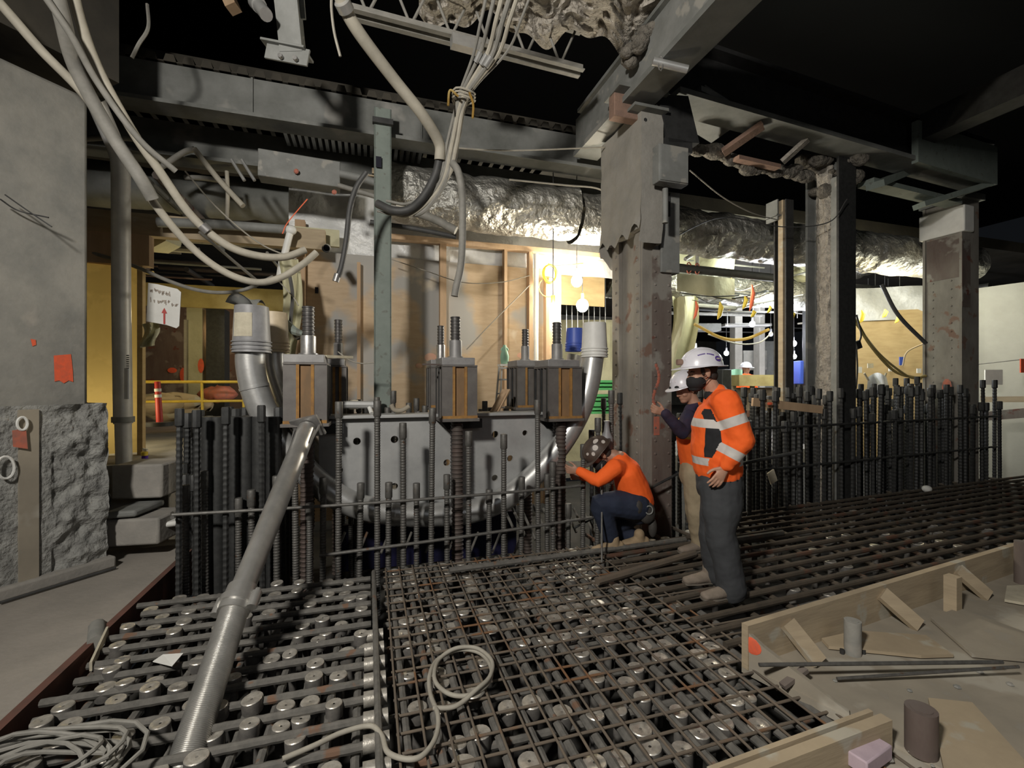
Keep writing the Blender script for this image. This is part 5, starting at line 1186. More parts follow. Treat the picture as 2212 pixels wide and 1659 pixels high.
M['orange_shirt'] = cloth('orange_shirt_cloth', (.95, .14, .016), (.88, .12, .012))
M['vest'] = cloth('vest_cloth', (.80, .13, .012), (.70, .10, .010), stripe=(.55, .53, .45), panel=True, panel_col=(.03, .02, .05))
M['trousers'] = cloth('charcoal_trousers', (.046, .049, .053), (.036, .038, .042))
M['jeans'] = cloth('navy_jeans', (.014, .021, .045), (.010, .016, .034))
M['tan_trousers'] = cloth('tan_trousers', (.32, .26, .17), (.26, .21, .135))
M['boot'] = mat('tan_boot', (.34, .25, .15), (.26, .19, .115), .8, scale=12, bump=.2)
M['shoe'] = mat('taupe_shoe', (.22, .18, .145), (.17, .14, .11), .85, scale=14, bump=.2)
M['sole'] = mat('boot_sole', (.13, .11, .09), (.09, .08, .065), .9, scale=12)
M['belt'] = mat('tool_belt_leather', (.05, .045, .04), (.03, .028, .025), .7, scale=12)

def fuse(mb, name, mats, parent, voxel=.008, smooth=6, wrinkle=0, wscale=.12, attrs=None, label=None):
    me = mb.mesh(name + '_tmp', mats, (0, 0, 0)); o = bpy.data.objects.new(name + '_tmp', me); COL.objects.link(o)
    rm = o.modifiers.new('r', 'REMESH'); rm.mode = 'VOXEL'; rm.voxel_size = voxel
    if smooth: s = o.modifiers.new('s', 'SMOOTH'); s.iterations = smooth; s.factor = .5
    if wrinkle:
        t = bpy.data.textures.new('folds', 'CLOUDS'); t.noise_scale = wscale; t.noise_depth = 2
        d = o.modifiers.new('d', 'DISPLACE'); d.texture = t; d.strength = wrinkle; d.mid_level = .5
    dg = bpy.context.evaluated_depsgraph_get(); dg.update(); ev = o.evaluated_get(dg); nm = bpy.data.meshes.new_from_object(ev)
    bpy.data.objects.remove(o); nm.name = name
    nm.materials.clear()
    for m in (mats if isinstance(mats, list) else [mats]): nm.materials.append(m)
    if attrs:
        for an, fn in attrs.items():
            at = nm.attributes.new(an, 'FLOAT', 'POINT')
            at.data.foreach_set('value', [fn(v.co) for v in nm.vertices])
    off = wloc(parent); nm.transform(Matrix.Translation(-off))
    nm.polygons.foreach_set('use_smooth', [True] * len(nm.polygons)); nm.update()
    r = bpy.data.objects.new(name, nm); COL.objects.link(r); r.parent = parent
    if label: r['label'] = label
    return r
def limb(mb, pts, rr, n=14, side=None):
    # closed tapered limb with rounded ends
    P = [Vector(p) for p in pts]; R = [r if isinstance(r, tuple) else (r, r) for r in rr]
    Pn, Rn = [], []
    for i in range(len(P) - 1):
        for k in range(5):
            t = k / 5; tt = t * t * (3 - 2 * t); Pn.append(P[i].lerp(P[i + 1], t)); Rn.append((R[i][0] + (R[i + 1][0] - R[i][0]) * tt, R[i][1] + (R[i + 1][1] - R[i][1]) * tt))
    Pn.append(P[-1]); Rn.append(R[-1])
    a = (Pn[0] - Pn[1]).normalized(); b = (Pn[-1] - Pn[-2]).normalized(); r0, r1 = min(Rn[0]), min(Rn[-1])
    pre = [(Pn[0] + a * r0 * s, (Rn[0][0] * c, Rn[0][1] * c)) for s, c in ((.95, .3), (.7, .7), (.35, .93))]
    post = [(Pn[-1] + b * r1 * s, (Rn[-1][0] * c, Rn[-1][1] * c)) for s, c in ((.35, .93), (.7, .7), (.95, .3))]
    PP = [p for p, _ in pre] + Pn + [p for p, _ in post]; RR = [r for _, r in pre] + Rn + [r for _, r in post]
    mb.tube(PP, RR, n, side=side)
def hand(mb, wr, fw, pn, th, sc=1.0, curl=.5):
    # wr wrist, fw pointing direction, pn palm normal (palm side), th thumb side
    fw = Vector(fw).normalized(); th = Vector(th); th = (th - fw * th.dot(fw)).normalized(); pn = fw.cross(th) * (1 if fw.cross(th).dot(Vector(pn)) > 0 else -1)
    limb(mb, [wr - fw * .02 * sc, wr + fw * .035 * sc, wr + fw * .085 * sc], [(.022 * sc, .019 * sc), (.034 * sc, .015 * sc), (.040 * sc, .012 * sc)], 12, side=th)
    for i, (o, L) in enumerate(((.030, .072), (.010, .080), (-.010, .075), (-.029, .060))):
        b = wr + fw * .085 * sc + th * o * sc; c = curl * (1 + .12 * i); d0 = (fw + th * o * 3.5).normalized(); P = [b]; ang = c * .35
        for k, s in enumerate((.45, .32, .23)):
            d = d0 * math.cos(ang) + pn * math.sin(ang); P.append(P[-1] + d * L * s * sc); ang += c * .75
        limb(mb, P, [.0098 * sc, .0092 * sc, .0085 * sc, .0072 * sc], 8)
    b = wr + fw * .03 * sc + th * .026 * sc; d = (fw * .75 + th * .75 + pn * .35).normalized()
    limb(mb, [b, b + d * .035 * sc, b + d * .035 * sc + (d + fw * .5).normalized() * .030 * sc, b + d * .035 * sc + (d + fw * .9).normalized() * .052 * sc], [.014 * sc, .0115 * sc, .0105 * sc, .0085 * sc], 8)
class Head:
    def __init__(s, c, fw, up, sc=1.0):
        s.c = Vector(c); s.f = Vector(fw).normalized(); u = Vector(up); s.u = (u - s.f * u.dot(s.f)).normalized(); s.s = s.u.cross(s.f); s.k = sc
    def p(s, f, l, u): return s.c + (s.f * f + s.s * l + s.u * u) * s.k
    def e(s, mb, f, l, u, rf, rl, ru, n=16, m=10): mb.ell(s.p(f, l, u), s.f * rf * s.k, s.s * rl * s.k, s.u * ru * s.k, n, m)
    def build(s, mb, neck):
        s.e(mb, -.010, 0, .030, .098, .077, .095); s.e(mb, .022, 0, -.045, .070, .058, .068); s.e(mb, .052, 0, -.088, .036, .036, .026)
        s.e(mb, .060, 0, -.005, .034, .055, .055); s.e(mb, .078, 0, .022, .018, .048, .013)
        limb(mb, [s.p(.088, 0, .012), s.p(.100, 0, -.010), s.p(.108, 0, -.026)], [.009 * s.k, .011 * s.k, .0135 * s.k], 8)
        for q in (-1, 1):
            s.e(mb, .090, q * .013, -.030, .011, .009, .008, 8, 6); s.e(mb, .055, q * .040, -.030, .030, .018, .022)
            s.e(mb, -.008, q * .079, -.005, .020, .009, .033, 10, 8); s.e(mb, -.016, q * .083, .006, .012, .008, .022, 8, 6)
        s.e(mb, .083, 0, -.053, .012, .024, .006, 10, 6); s.e(mb, .080, 0, -.064, .012, .021, .007, 10, 6)
        limb(mb, [s.p(-.020, 0, -.03), Vector(neck).lerp(s.p(-.02, 0, -.03), .4), neck], [.055 * s.k, .056 * s.k, .064 * s.k], 14)
    def details(s, par, mask=False, hair=True):
        for q in (-1, 1):
            mb = MB(); s.e(mb, .074, q * .030, .002, .012, .013, .010, 12, 8); part('eye', mb, M['eye_w'], par)
            mb = MB(); s.e(mb, .0855, q * .031, .001, .002, .0055, .0055, 10, 6); part('iris', mb, M['eye_d'], par)
            mb = MB(); limb(mb, [s.p(.090, q * .014, .020), s.p(.089, q * .032, .027), s.p(.074, q * .050, .021)], [.004, .0045, .003], 6); part('eyebrow', mb, M['hair'], par)
        if hair:
            mb = MB(); s.e(mb, -.030, 0, .035, .090, .082, .085, 20, 12); s.e(mb, -.052, 0, -.025, .058, .066, .058, 18, 10)
            for q in (-1, 1): s.e(mb, .022, q * .070, .020, .016, .012, .036, 10, 6)
            part('hair', mb, M['hair'], par, smooth=True)
        if mask:
            mb = MB(); s.e(mb, .050, 0, -.055, .074, .068, .060, 20, 12); s.e(mb, .090, 0, -.034, .034, .030, .030, 14, 8); s.e(mb, .060, 0, -.095, .050, .045, .030, 14, 8)
            o = part('face_mask', mb, M['mask'], par, 'black face mask')
            for q in (-1, 1):
                for zz in (-.03, -.075):
                    mb = MB(); mb.tube([s.p(.04, q * .066, zz), s.p(.015, q * .078, zz * .7 - .005), s.p(-.022, q * .084, .010 if zz > -.05 else -.03)], .0028, 6); part('ear_loop', mb, M['mask'], par)
    def helmet(s, par, m, brim=1.0, tilt=.0, full=False, sticker=None, name='hard_hat', lamp_=False):
        f = (s.f * math.cos(tilt) + s.u * math.sin(tilt)).normalized(); u = s.s.cross(f) * -1; u = u if u.dot(s.u) > 0 else -u
        base = s.p(-.010, 0, .047)
        prof = [(.150, .0), (.148, .018), (.140, .048), (.123, .082), (.095, .110), (.055, .128), (.0, .134)]
        mb = MB(); k = s.k
        mb.lathe([(r * k, h * k) for r, h in prof], base, u, 36, sx=1.0, sy=.84, ref=f)
        hh = part(name, mb, m, par)
        mb = MB()
        ring = []
        n = 40
        for j, (r, h) in enumerate(((.134, .004), (.152, .002), (.154, -.004), (.134, -.002))):
            ring.append([])
            for i in range(n):
                t = 2 * math.pi * i / n; ext = (.020 + (.045 if math.cos(t) > 0 else .008) * abs(math.cos(t)) ** 1.5) * brim
                R = r + (ext if j in (1, 2) else 0); dz = h - (.018 * max(0, math.cos(t)) if j in (1, 2) else 0)
                ring[-1].append(base + (f * math.cos(t) * R + s.s * math.sin(t) * R * .86) * k + u * dz * k)
        b = 0
        for R in ring: mb.v += R
        for j in range(4):
            for i in range(n): mb.face((j * n + i, j * n + (i + 1) % n, ((j + 1) % 4) * n + (i + 1) % n, ((j + 1) % 4) * n + i))
        part('brim', mb, m, hh)
        for q in (-.035, 0, .035):
            mb = MB(); P = []
            for i in range(15):
                t = math.radians(20 + i * 10); rr = math.sqrt(max(0, 1 - (q / .13) ** 2)); P.append(base + (f * math.cos(t) * .149 * rr + s.s * q + u * (.006 + math.sin(t) * .130 * rr)) * k)
            mb.tube(P, .0045 * k, 6); part('crown_ridge', mb, m, hh)
        if lamp_:
            mb = MB(); q = base + (f * .165 + u * .035) * k; mb.cyl(q - f * .02, q + f * .018, .022 * k, 14); part('head_lamp', mb, M['brick_rust'], hh, 'small maroon head lamp')
        return hh, base, f, u
    def side_point(s, base, f, u, a, h, q):   # point on the shell surface; a angle from front, h height
        prof = [(.150, .0), (.148, .018), (.140, .048), (.123, .082), (.095, .110), (.055, .128), (.0, .134)]
        for (r0, h0), (r1, h1) in zip(prof[:-1], prof[1:]):
            if h0 <= h <= h1: r = r0 + (r1 - r0) * (h - h0) / (h1 - h0); break
        return base + (f * math.cos(a) * (r + .003) + s.s * q * math.sin(a) * (r * .84 + .003) + u * h) * s.k
def shoe(mb_u, mb_s, heel, toe, sc=1.0, up=Z3):
    d = (toe - heel); L = d.length; d.normalize(); s = d.cross(up).normalized()
    limb(mb_u, [heel + d * .03 + up * .05, heel + d * L * .35 + up * .055, heel + d * L * .62 + up * .043, heel + d * L * .88 + up * .034], [(.040 * sc, .042 * sc), (.041 * sc, .045 * sc), (.048 * sc, .034 * sc), (.042 * sc, .026 * sc)], 14, side=s)
    limb(mb_u, [heel + d * .085 + up * .05, heel + d * .09 + up * .12], [(.046 * sc, .046 * sc), (.046 * sc, .050 * sc)], 12)
    limb(mb_s, [heel + d * .02 + up * .014, heel + d * L * .4 + up * .012, heel + d * L * .65 + up * .012, heel + d * L * .92 + up * .013], [(.042 * sc, .013), (.038 * sc, .012), (.050 * sc, .012), (.043 * sc, .013)], 14, side=s)
def segd(p, a, b):
    ab = b - a; t = max(0, min(1, (p - a).dot(ab) / ab.length_squared)); return (p - (a + ab * t)).length, t

# ---------------------------------------------------------------- standing worker in front
Y0 = 3.42
def PA(x, y, dy=0): return D(x, y, Y0 + dy)
wa = thing('person', 'person standing in orange jacket, charcoal trousers, white hard hat, black mask, hand on hip', 'person', Vector((PA(1555, 829).x, Y0, 0)))
hA = Head(PA(1516, 806), (-1, -.05, -.20), (-.12, 0, 1), 1.02)
nkA = PA(1548, 856, .0)
shN, elN, wrN = PA(1566, 868, -.16), PA(1602, 950, -.22), PA(1568, 1008, -.20)
shF, elF, wrF = PA(1548, 868, .20), PA(1545, 950, .26), PA(1530, 1020, .25)
hipN, knN, anN = PA(1556, 1045, -.09), PA(1556, 1150, -.10), PA(1580, 1258, -.06)
hipF, knF, anF = PA(1552, 1045, .10), PA(1540, 1145, .09), PA(1548, 1232, .12)
tor = [PA(1550, 1040), PA(1545, 980), PA(1543, 925), PA(1548, 880), PA(1550, 862)]
mb = MB(); hA.build(mb, nkA)
limb(mb, tor, [(.15, .12), (.15, .125), (.16, .12), (.15, .10), (.09, .07)], 18, side=(0, 1, 0))
for sh, el, wr in ((shN, elN, wrN), (shF, elF, wrF)): limb(mb, [tor[3], sh, el, wr], [.055, .052, .040, .026], 12)
hand(mb, wrN, (-.55, -.10, -.82), (.3, .9, .1), (-.8, -.1, .5), 1.08, .35)
hand(mb, wrF, (-.3, 0, -1), (0, -1, 0), (-1, 0, 0), 1.0, .6)
for hp, kn, an in ((hipN, knN, anN), (hipF, knF, anF)): limb(mb, [tor[0], hp, kn, an], [.09, .085, .055, .04], 12)
fuse(mb, 'body', M['skin'], wa, .0055, 3)
hA.details(wa, mask=True)
hh, bs, f, u = hA.helmet(wa, M['helmet'], 1.0, .17, lamp_=True)
q = 1 if (hA.s.y < 0) else -1
def oval(mbx, H_, base, f, u, a0, h0, ra, rh, q, n=16):
    ring = [H_.side_point(base, f, u, a0 + ra * math.cos(t), h0 + rh * math.sin(t), q) for t in [i * 2 * math.pi / n for i in range(n)]]
    c = sum(ring, Vector()) / n; out = (c - base).normalized(); mbx.prism(ring, out * .0015)
mb = MB(); oval(mb, hA, bs, f, u, 2.08, .050, .20, .019, q); part('sticker', mb, M['purple'], hh, 'purple oval sticker')
mb = MB(); oval(mb, hA, bs + Vector((0, -.0018, 0)), f, u, 2.08, .050, .14, .006, q); part('sticker_text', mb, M['sticker'], hh)
mb = MB()
for i in range(13):
    a = 1.02 + i * .070
    if i in (6,): continue
    q0_ = hA.side_point(bs, f, u, a, .074 + .012 * math.sin((i + 1) / 14 * math.pi), q); mb.box(q0_, (hA.f) * .0032, Vector((0, .0012, 0)), hA.u * .0045)
part('hat_lettering', mb, M['purple'], hh, 'small arched lettering, illegible')
# jacket
mb = MB()
limb(mb, [PA(1551, 1012), PA(1546, 975), PA(1546, 925), PA(1552, 885), PA(1552, 866)], [(.185, .165), (.205, .170), (.215, .165), (.20, .135), (.13, .10)], 22, side=(0, 1, 0))
for sh, el, wr in ((shN, elN, wrN), (shF, elF, wrF)):
    limb(mb, [PA(1552, 878), sh, sh.lerp(el, .5), el, el.lerp(wr, .6), wr + (el - wr).normalized() * .015], [.10, .100, .098, .088, .066, .050], 16)
limb(mb, [PA(1553, 872), PA(1550, 848)], [(.085, .095), (.070, .080)], 14, side=(0, 1, 0))
def armdist(p):
    d1, t1 = segd(p, shN, elN); d2, t2 = segd(p, elN, wrN); return d1, t1, d2, t2
def s_stripe(p):
    d1, t1, d2, t2 = armdist(p); onarm = min(d1, d2) < .112 and p.y < Y0 - .10
    arm = -1
    if onarm:
        arm = max((.115 - abs(t1 - .52)) if d1 < d2 + .01 and t1 < .99 else -1, (.15 - abs(t2 - .52)) if d2 < d1 + .01 and t2 > .02 else -1)
    d3, t3 = segd(p, shF, elF); d4, t4 = segd(p, elF, wrF)
    if min(d3, d4) < .105 and p.y > Y0 + .16: arm = max(arm, .10 - abs(t3 - .6) if t3 < 1 else -1)
    if onarm: return arm
    z = p.z; body = max(.030 - abs(z - 1.268), .028 - abs(z - (.995 + .0)))
    sh = -1
    if z > 1.40: sh = .032 - max(abs(p.x - PA(1582, 835, -.1).x), abs(p.z - PA(1582, 840, -.1).z) * .9)
    return max(body, sh, arm)
def s_panel(p):
    d1, t1, d2, t2 = armdist(p)
    if min(d1, d2) < .100 or p.y > Y0 - .05: return -1
    cx = PA(1543, 900, -.2).x + (1.35 - p.z) * .04; return min(.030 + max(0, 1.34 - p.z) * .07 - abs(p.x - cx), (1.37 - p.z) * .5, p.z - 1.03)
jk = fuse(mb, 'jacket', [M['orange']], wa, .009, 5, .020, .10, {'stripe': s_stripe, 'panel': s_panel}, 'orange jacket with silver bands and a black side panel')
mb = MB(); limb(mb, [PA(1556, 868, 0), PA(1540, 850, 0)], [(.062, .080), (.058, .074)], 14, side=(0, 1, 0)); part('collar_lining', mb, M['mask'], wa, 'black collar lining')
mb = MB(); limb(mb, [PA(1552, 1016), PA(1555, 1036)], [(.165, .155), (.165, .160)], 18, side=(0, 1, 0)); part('waistband', mb, M['mask'], wa, 'black jacket hem and belt')
mb = MB(); limb(mb, [PA(1552, 1012), PA(1554, 1050)], [(.165, .160), (.17, .165)], 20, side=(0, 1, 0))
limb(mb, [PA(1556, 1045, -.05), PA(1560, 1090, -.08), PA(1556, 1150, -.09), PA(1570, 1210, -.10), PA(1581, 1272, -.10)], [(.125, .155), (.118, .145), (.098, .110), (.090, .100), (.098, .105)], 16, side=(0, 1, 0))
limb(mb, [PA(1552, 1045, .07), PA(1550, 1090, .09), PA(1540, 1150, .09), PA(1542, 1195, .11), PA(1550, 1240, .13)], [(.12, .14), (.11, .125), (.095, .105), (.088, .095), (.088, .092)], 16, side=(0, 1, 0))
fuse(mb, 'trousers', [M['trousers']], wa, .010, 5, .022, .12)
for h_, t_, nm in ((Vector((PA(1592, 0, -.05).x, Y0 - .10, .02)), Vector((PA(1505, 0, -.10).x, Y0 - .16, .02)), 'near'), (Vector((PA(1560, 0, .1).x, Y0 + .14, .02)), Vector((PA(1473, 0, .1).x, Y0 + .10, .02)), 'far')):
    a, b = MB(), MB(); shoe(a, b, h_, t_, 1.05); s_ = fuse(a, 'shoe', [M['shoe']], wa, .007, 3); part('sole', b, M['sole'], s_)

# ---------------------------------------------------------------- second worker behind him
Y1 = 4.25
def PB(x, y, dy=0): return D(x, y, Y1 + dy)
wb = thing('person', 'person behind, orange vest over dark sleeves, tan trousers, white hard hat, hand raised', 'person', Vector((PB(1500, 829).x, Y1, 0)))
hB = Head(PB(1482, 842), (-.9, -.35, -.28), (-.2, 0, 1), 1.0); nkB = PB(1502, 878)
mb = MB(); hB.build(mb, nkB)
torB = [PB(1505, 1015), PB(1500, 960), PB(1500, 915), PB(1503, 888)]
limb(mb, torB, [(.16, .12), (.16, .125), (.18, .12), (.10, .08)], 16, side=(0, 1, 0))
sB, eB, wB_ = PB(1488, 900, -.12), PB(1474, 935, -.22), PB(1437, 893, -.30)
s2, e2, w2 = PB(1515, 900, .18), PB(1520, 960, .22), PB(1500, 1000, .1)
for sh, el, wr in ((sB, eB, wB_), (s2, e2, w2)): limb(mb, [torB[2], sh, el, wr], [.055, .052, .040, .026], 12)
hand(mb, wB_, (-.85, -.05, .30), (.2, .6, -.6), (-.1, -.3, 1), .95, .9); hand(mb, w2, (-.5, 0, -.8), (0, -1, 0), (-1, 0, 0), .95, .6)
lB = [(PB(1502, 1020, -.08), PB(1505, 1100, -.10), PB(1512, 1180, -.02)), (PB(1508, 1020, .10), PB(1500, 1100, .10), PB(1520, 1180, .16))]
for hp, kn, an in lB: limb(mb, [torB[0], hp, kn, an], [.09, .085, .055, .04], 12)
fuse(mb, 'body', M['skin2'], wb, .0065, 3)
hB.details(wb, mask=False)
hhB, bsB, fB, uB = hB.helmet(wb, M['helmet'], .8, .05)
mb = MB(); P = [hB.p(.115 * math.cos(t) - .005, .098 * math.sin(t), .052 + .0) for t in [math.radians(-100 + i * 12.5) for i in range(17)]]
mb.tube(P, [(.012, .006)] * 17, 8); mb.ell(hB.p(.125, -.035, .055), hB.f * .014, hB.s * .032, hB.u * .018, 10, 6); mb.ell(hB.p(.125, .035, .055), hB.f * .014, hB.s * .032, hB.u * .018, 10, 6); part('goggles', mb, M['mask'], wb, 'dark goggles on the hat brim')
mb = MB(); limb(mb, [PB(1505, 1000), PB(1500, 950), PB(1500, 915), PB(1502, 893)], [(.175, .135), (.18, .14), (.20, .135), (.11, .09)], 18, side=(0, 1, 0))
for sh, el, wr in ((sB, eB, wB_), (s2, e2, w2)): limb(mb, [torB[2], sh, el, wr], [.075, .070, .062, .045], 12)
M['sleeve'] = cloth('dark_sleeve_cloth', (.03, .018, .035), (.02, .02, .05)); fuse(mb, 'undershirt', [M['sleeve']], wb, .010, 4, .015, .1, label='dark long-sleeved shirt')
mb = MB(); limb(mb, [PB(1507, 1002), PB(1501, 950), PB(1501, 915), PB(1503, 890)], [(.195, .15), (.20, .158), (.205, .150), (.135, .105)], 18, side=(0, 1, 0))
def b_st(p): return .022 - abs(p.z - 1.10) if p.y < 9 else -1
def b_s2(p): return max(.042 - abs(p.z - 1.10), .022 - abs(p.x - PB(1474, 900, -.1).x) if p.z > 1.2 else -1)
def b_pn(p): return min(.035 - abs(p.x - PB(1484, 900).x) + (p.z - 1.25) * .3, p.z - 1.18)
fuse(mb, 'vest', [M['vest']], wb, .010, 4, .012, .1, {'stripe': b_st, 'stripe2': b_s2, 'panel': b_pn}, 'orange vest with yellow and silver bands')
mb = MB(); limb(mb, [PB(1504, 1000), PB(1504, 1030)], [(.17, .14), (.17, .145)], 18, side=(0, 1, 0))
for hp, kn, an in lB: limb(mb, [hp, hp.lerp(kn, .5), kn, kn.lerp(an, .5), an + Z3 * .02], [(.11, .12), (.10, .11), (.085, .09), (.08, .082), (.075, .078)], 14, side=(0, 1, 0))
fuse(mb, 'trousers', [M['tan_trousers']], wb, .011, 4, .022, .12)
for (h_, t_) in ((PB(1535, 0, -.02), PB(1462, 0, -.10)), (PB(1560, 0, .16), PB(1492, 0, .10))):
    h_.z = t_.z = .025; a, b = MB(), MB(); shoe(a, b, h_, t_, 1.0); s_ = fuse(a, 'boot', [M['shoe']], wb, .008, 3); part('sole', b, M['sole'], s_)

# ---------------------------------------------------------------- kneeling worker
Y2 = 4.35
def PC(x, y, dy=0): return D(x, y, Y2 + dy)
wc = thing('person', 'person crouching in orange shirt, navy jeans and dark stickered hard hat, facing the bars', 'person', Vector((PC(1345, 829).x, Y2, 0)))
hC = Head(PC(1297, 984), (-.72, -.12, -.68), (-.65, 0, .76), 1.0); nkC = PC(1326, 985)
torC = [PC(1372, 1088), PC(1362, 1055), PC(1352, 1018), PC(1338, 992)]
mb = MB(); hC.build(mb, nkC)
limb(mb, torC, [(.15, .12), (.15, .12), (.17, .11), (.10, .08)], 16, side=(0, 1, 0))
sC, eC, wC_ = PC(1328, 1010, -.17), PC(1292, 1040, -.20), PC(1252, 1018, -.12)
s3, e3, w3 = PC(1335, 1005, .18), PC(1300, 1035, .22), PC(1258, 1030, .12)
for sh, el, wr in ((sC, eC, wC_), (s3, e3, w3)): limb(mb, [torC[2], sh, el, wr], [.055, .050, .040, .026], 12)
hand(mb, wC_, (-1, .1, .1), (0, .5, -.8), (0, -.2, 1), 1.0, .9); hand(mb, w3, (-1, -.1, .1), (0, -.5, -.8), (0, .2, 1), 1.0, .9)
lC = [(PC(1375, 1092, -.10), PC(1298, 1088, -.16), PC(1318, 1158, -.10)), (PC(1375, 1095, .10), PC(1320, 1140, .16), PC(1372, 1160, .12))]
for hp, kn, an in lC: limb(mb, [torC[0], hp, kn, an], [.09, .085, .058, .04], 12)
fuse(mb, 'body', M['skin2'], wc, .0065, 3)
hC.details(wc, mask=True)
hhC, bsC, fC, uC = hC.helmet(wc, M['helmet_dark'], .55, -.05)
qC = 1 if hC.s.y < 0 else -1
for a0, h0, ra, rh in ((1.5, .066, .20, .024), (1.95, .098, .28, .015), (1.12, .040, .12, .018), (2.2, .045, .15, .017), (.75, .07, .12, .012)):
    mb = MB(); oval(mb, hC, bsC, fC, uC, a0, h0, ra, rh, qC); part('sticker', mb, M['sticker'], hhC, 'round pale sticker')
mb = MB(); limb(mb, [PC(1377, 1082), PC(1366, 1052), PC(1352, 1018), PC(1338, 997)], [(.175, .150), (.180, .150), (.195, .135), (.115, .10)], 20, side=(0, 1, 0))
for sh, el, wr in ((sC, eC, wC_), (s3, e3, w3)): limb(mb, [torC[2], sh, sh.lerp(el, .5), el, wr], [.085, .080, .072, .060, .042], 14)
fuse(mb, 'shirt', [M['orange_shirt']], wc, .009, 5, .014, .12, label='orange long-sleeved shirt')
mb = MB(); limb(mb, [PC(1370, 1078), PC(1378, 1098)], [(.17, .15), (.17, .15)], 18, side=(0, 1, 0))
for hp, kn, an in lC: limb(mb, [hp, hp.lerp(kn, .5), kn, kn.lerp(an, .5), an], [(.13, .14), (.12, .125), (.100, .105), (.088, .09), (.080, .08)], 14, side=(0, 1, 0))
fuse(mb, 'jeans', [M['jeans']], wc, .010, 4, .018, .12)
bl = MB(); bl.tube([PC(1372 + 36 * math.cos(t) , 1080 + 8 * math.cos(t) + 0 * t, .17 * math.sin(t)) for t in [i * 2 * math.pi / 18 for i in range(18)]], .025, 8, closed=True); belt = part('tool_belt', bl, M['belt'], wc, 'dark tool belt')
for x, y, dy, a, b in ((1398, 1108, -.16, .075, .10), (1378, 1096, -.20, .05, .07), (1410, 1140, -.12, .04, .09)):
    mb = MB(); mb.ell(PC(x, y, dy), Vector((a, 0, 0)), Vector((0, .035, 0)), Z3 * b, 12, 8); part('pouch', mb, M['belt'], belt)
mb = MB(); mb.tube([PC(1402 + 8 * math.cos(t), 1102 + 9 * math.sin(t), -.20) for t in [i * .5 for i in range(13)]], .006, 6, closed=True); part('tape_reel', mb, M['steel_grey'], belt)
for (h_, t_) in ((PC(1345, 0, -.10), PC(1276, 0, -.18)), (PC(1400, 0, .02), PC(1332, 0, -.04))):
    h_.z = t_.z = .02; a, b = MB(), MB(); shoe(a, b, h_, t_, 1.08); s_ = fuse(a, 'boot', [M['boot']], wc, .008, 3, label='tan work boot'); part('sole', b, M['sole'], s_)

# ---------------------------------------------------------------- distant worker
Y3 = 13.0
def PD(x, y, dy=0): return D(x, y, Y3 + dy)
wd_ = thing('person', 'tiny distant person in orange shirt and white hard hat seen behind a timber box', 'person', Vector((PD(1612, 829).x, Y3, 0)))
hD = Head(PD(1612, 797), (.3, -1, 0), (0, 0, 1), 1.1); mb = MB(); hD.build(mb, PD(1612, 808))
limb(mb, [PD(1612, 895), PD(1612, 850), PD(1612, 814)], [(.16, .11), (.18, .12), (.15, .09)], 14, side=(1, 0, 0))
for q in (-1, 1):
    limb(mb, [PD(1612 + q * 13, 815), PD(1612 + q * 20, 840), PD(1612 + q * 18, 862)], [.06, .05, .035], 10)
    limb(mb, [PD(1612 + q * 7, 890), PD(1612 + q * 8, 915), PD(1612 + q * 8, 945)], [.09, .07, .05], 10)
    hand(mb, PD(1612 + q * 18, 862), (0, -.2, -1), (-q, 0, 0), (0, -1, 0), 1, .5)
fuse(mb, 'body', M['skin2'], wd_, .012, 2)
hD.helmet(wd_, M['helmet'], 1.0, 0)
mb = MB(); limb(mb, [PD(1612, 880), PD(1612, 850), PD(1612, 814)], [(.19, .14), (.21, .15), (.17, .11)], 14, side=(1, 0, 0))
for q in (-1, 1): limb(mb, [PD(1612 + q * 13, 815), PD(1612 + q * 20, 840), PD(1612 + q * 18, 858)], [.08, .07, .055], 10)
fuse(mb, 'shirt', [M['orange_shirt']], wd_, .014, 3)
mb = MB()
for q in (-1, 1): limb(mb, [PD(1612 + q * 5, 880), PD(1612 + q * 8, 915), PD(1612 + q * 8, 943)], [.12, .09, .07], 10)
fuse(mb, 'trousers', [M['trousers']], wd_, .014, 3)
# ================================================================ BACKGROUND CLUTTER AND LAMPS
def bulb(p, r, power, m, label, color, cord=True):
    b = thing('light_bulb', label, 'lamp', p)
    mb = MB(); mb.ell(p, Vector((r, 0, 0)), Vector((0, r, 0)), Z3 * r * 1.1, 16, 10); part('glass', mb, M[m], b)
    mb = MB(); mb.cyl(p + Z3 * r * .9, p + Z3 * (r + .10), .03, 10); part('socket', mb, M['yellow'] if m == 'glass' else M['steel_dark'], b)
    if cord: mb = MB(); mb.cyl(p + Z3 * (r + .1), p + Z3 * (4.8 - p.z), .007, 6); part('cord', mb, M['hose_dark'], b)
    l = lamp('POINT', p - Vector((0, r * 1.5, 0)) , power, color, .12, name='bulb_light')
    return b
bulb(D(1246, 607, 7.0), .085, 150, 'glass', 'largest glaring bulb beside the main column', (1, .90, .72))
bulb(D(1258, 660, 7.6), .10, 120, 'glass', 'second glaring bulb below the largest one', (1, .95, .82))
bulb(D(1195, 661, 6.35), .045, 26, 'glass', 'small warm bulb on the partition below the yellow coil', (1, .86, .6))
bulb(D(1686, 690, 11.0), .10, 200, 'tubeglow', 'cool white lamp glowing behind the slim post', (.88, .93, 1))
bulb(D(1625, 700, 12.0), .07, 90, 'tubeglow', 'cool lamp left of the one behind the slim post', (.9, .94, 1))
bulb(D(1714, 742, 13.0), .08, 90, 'tubeglow', 'upper of two small cool lamps right of the slim post', (.9, .92, 1))
bulb(D(1715, 770, 13.5), .07, 60, 'tubeglow', 'lower of two small cool lamps right of the slim post', (.9, .92, 1))
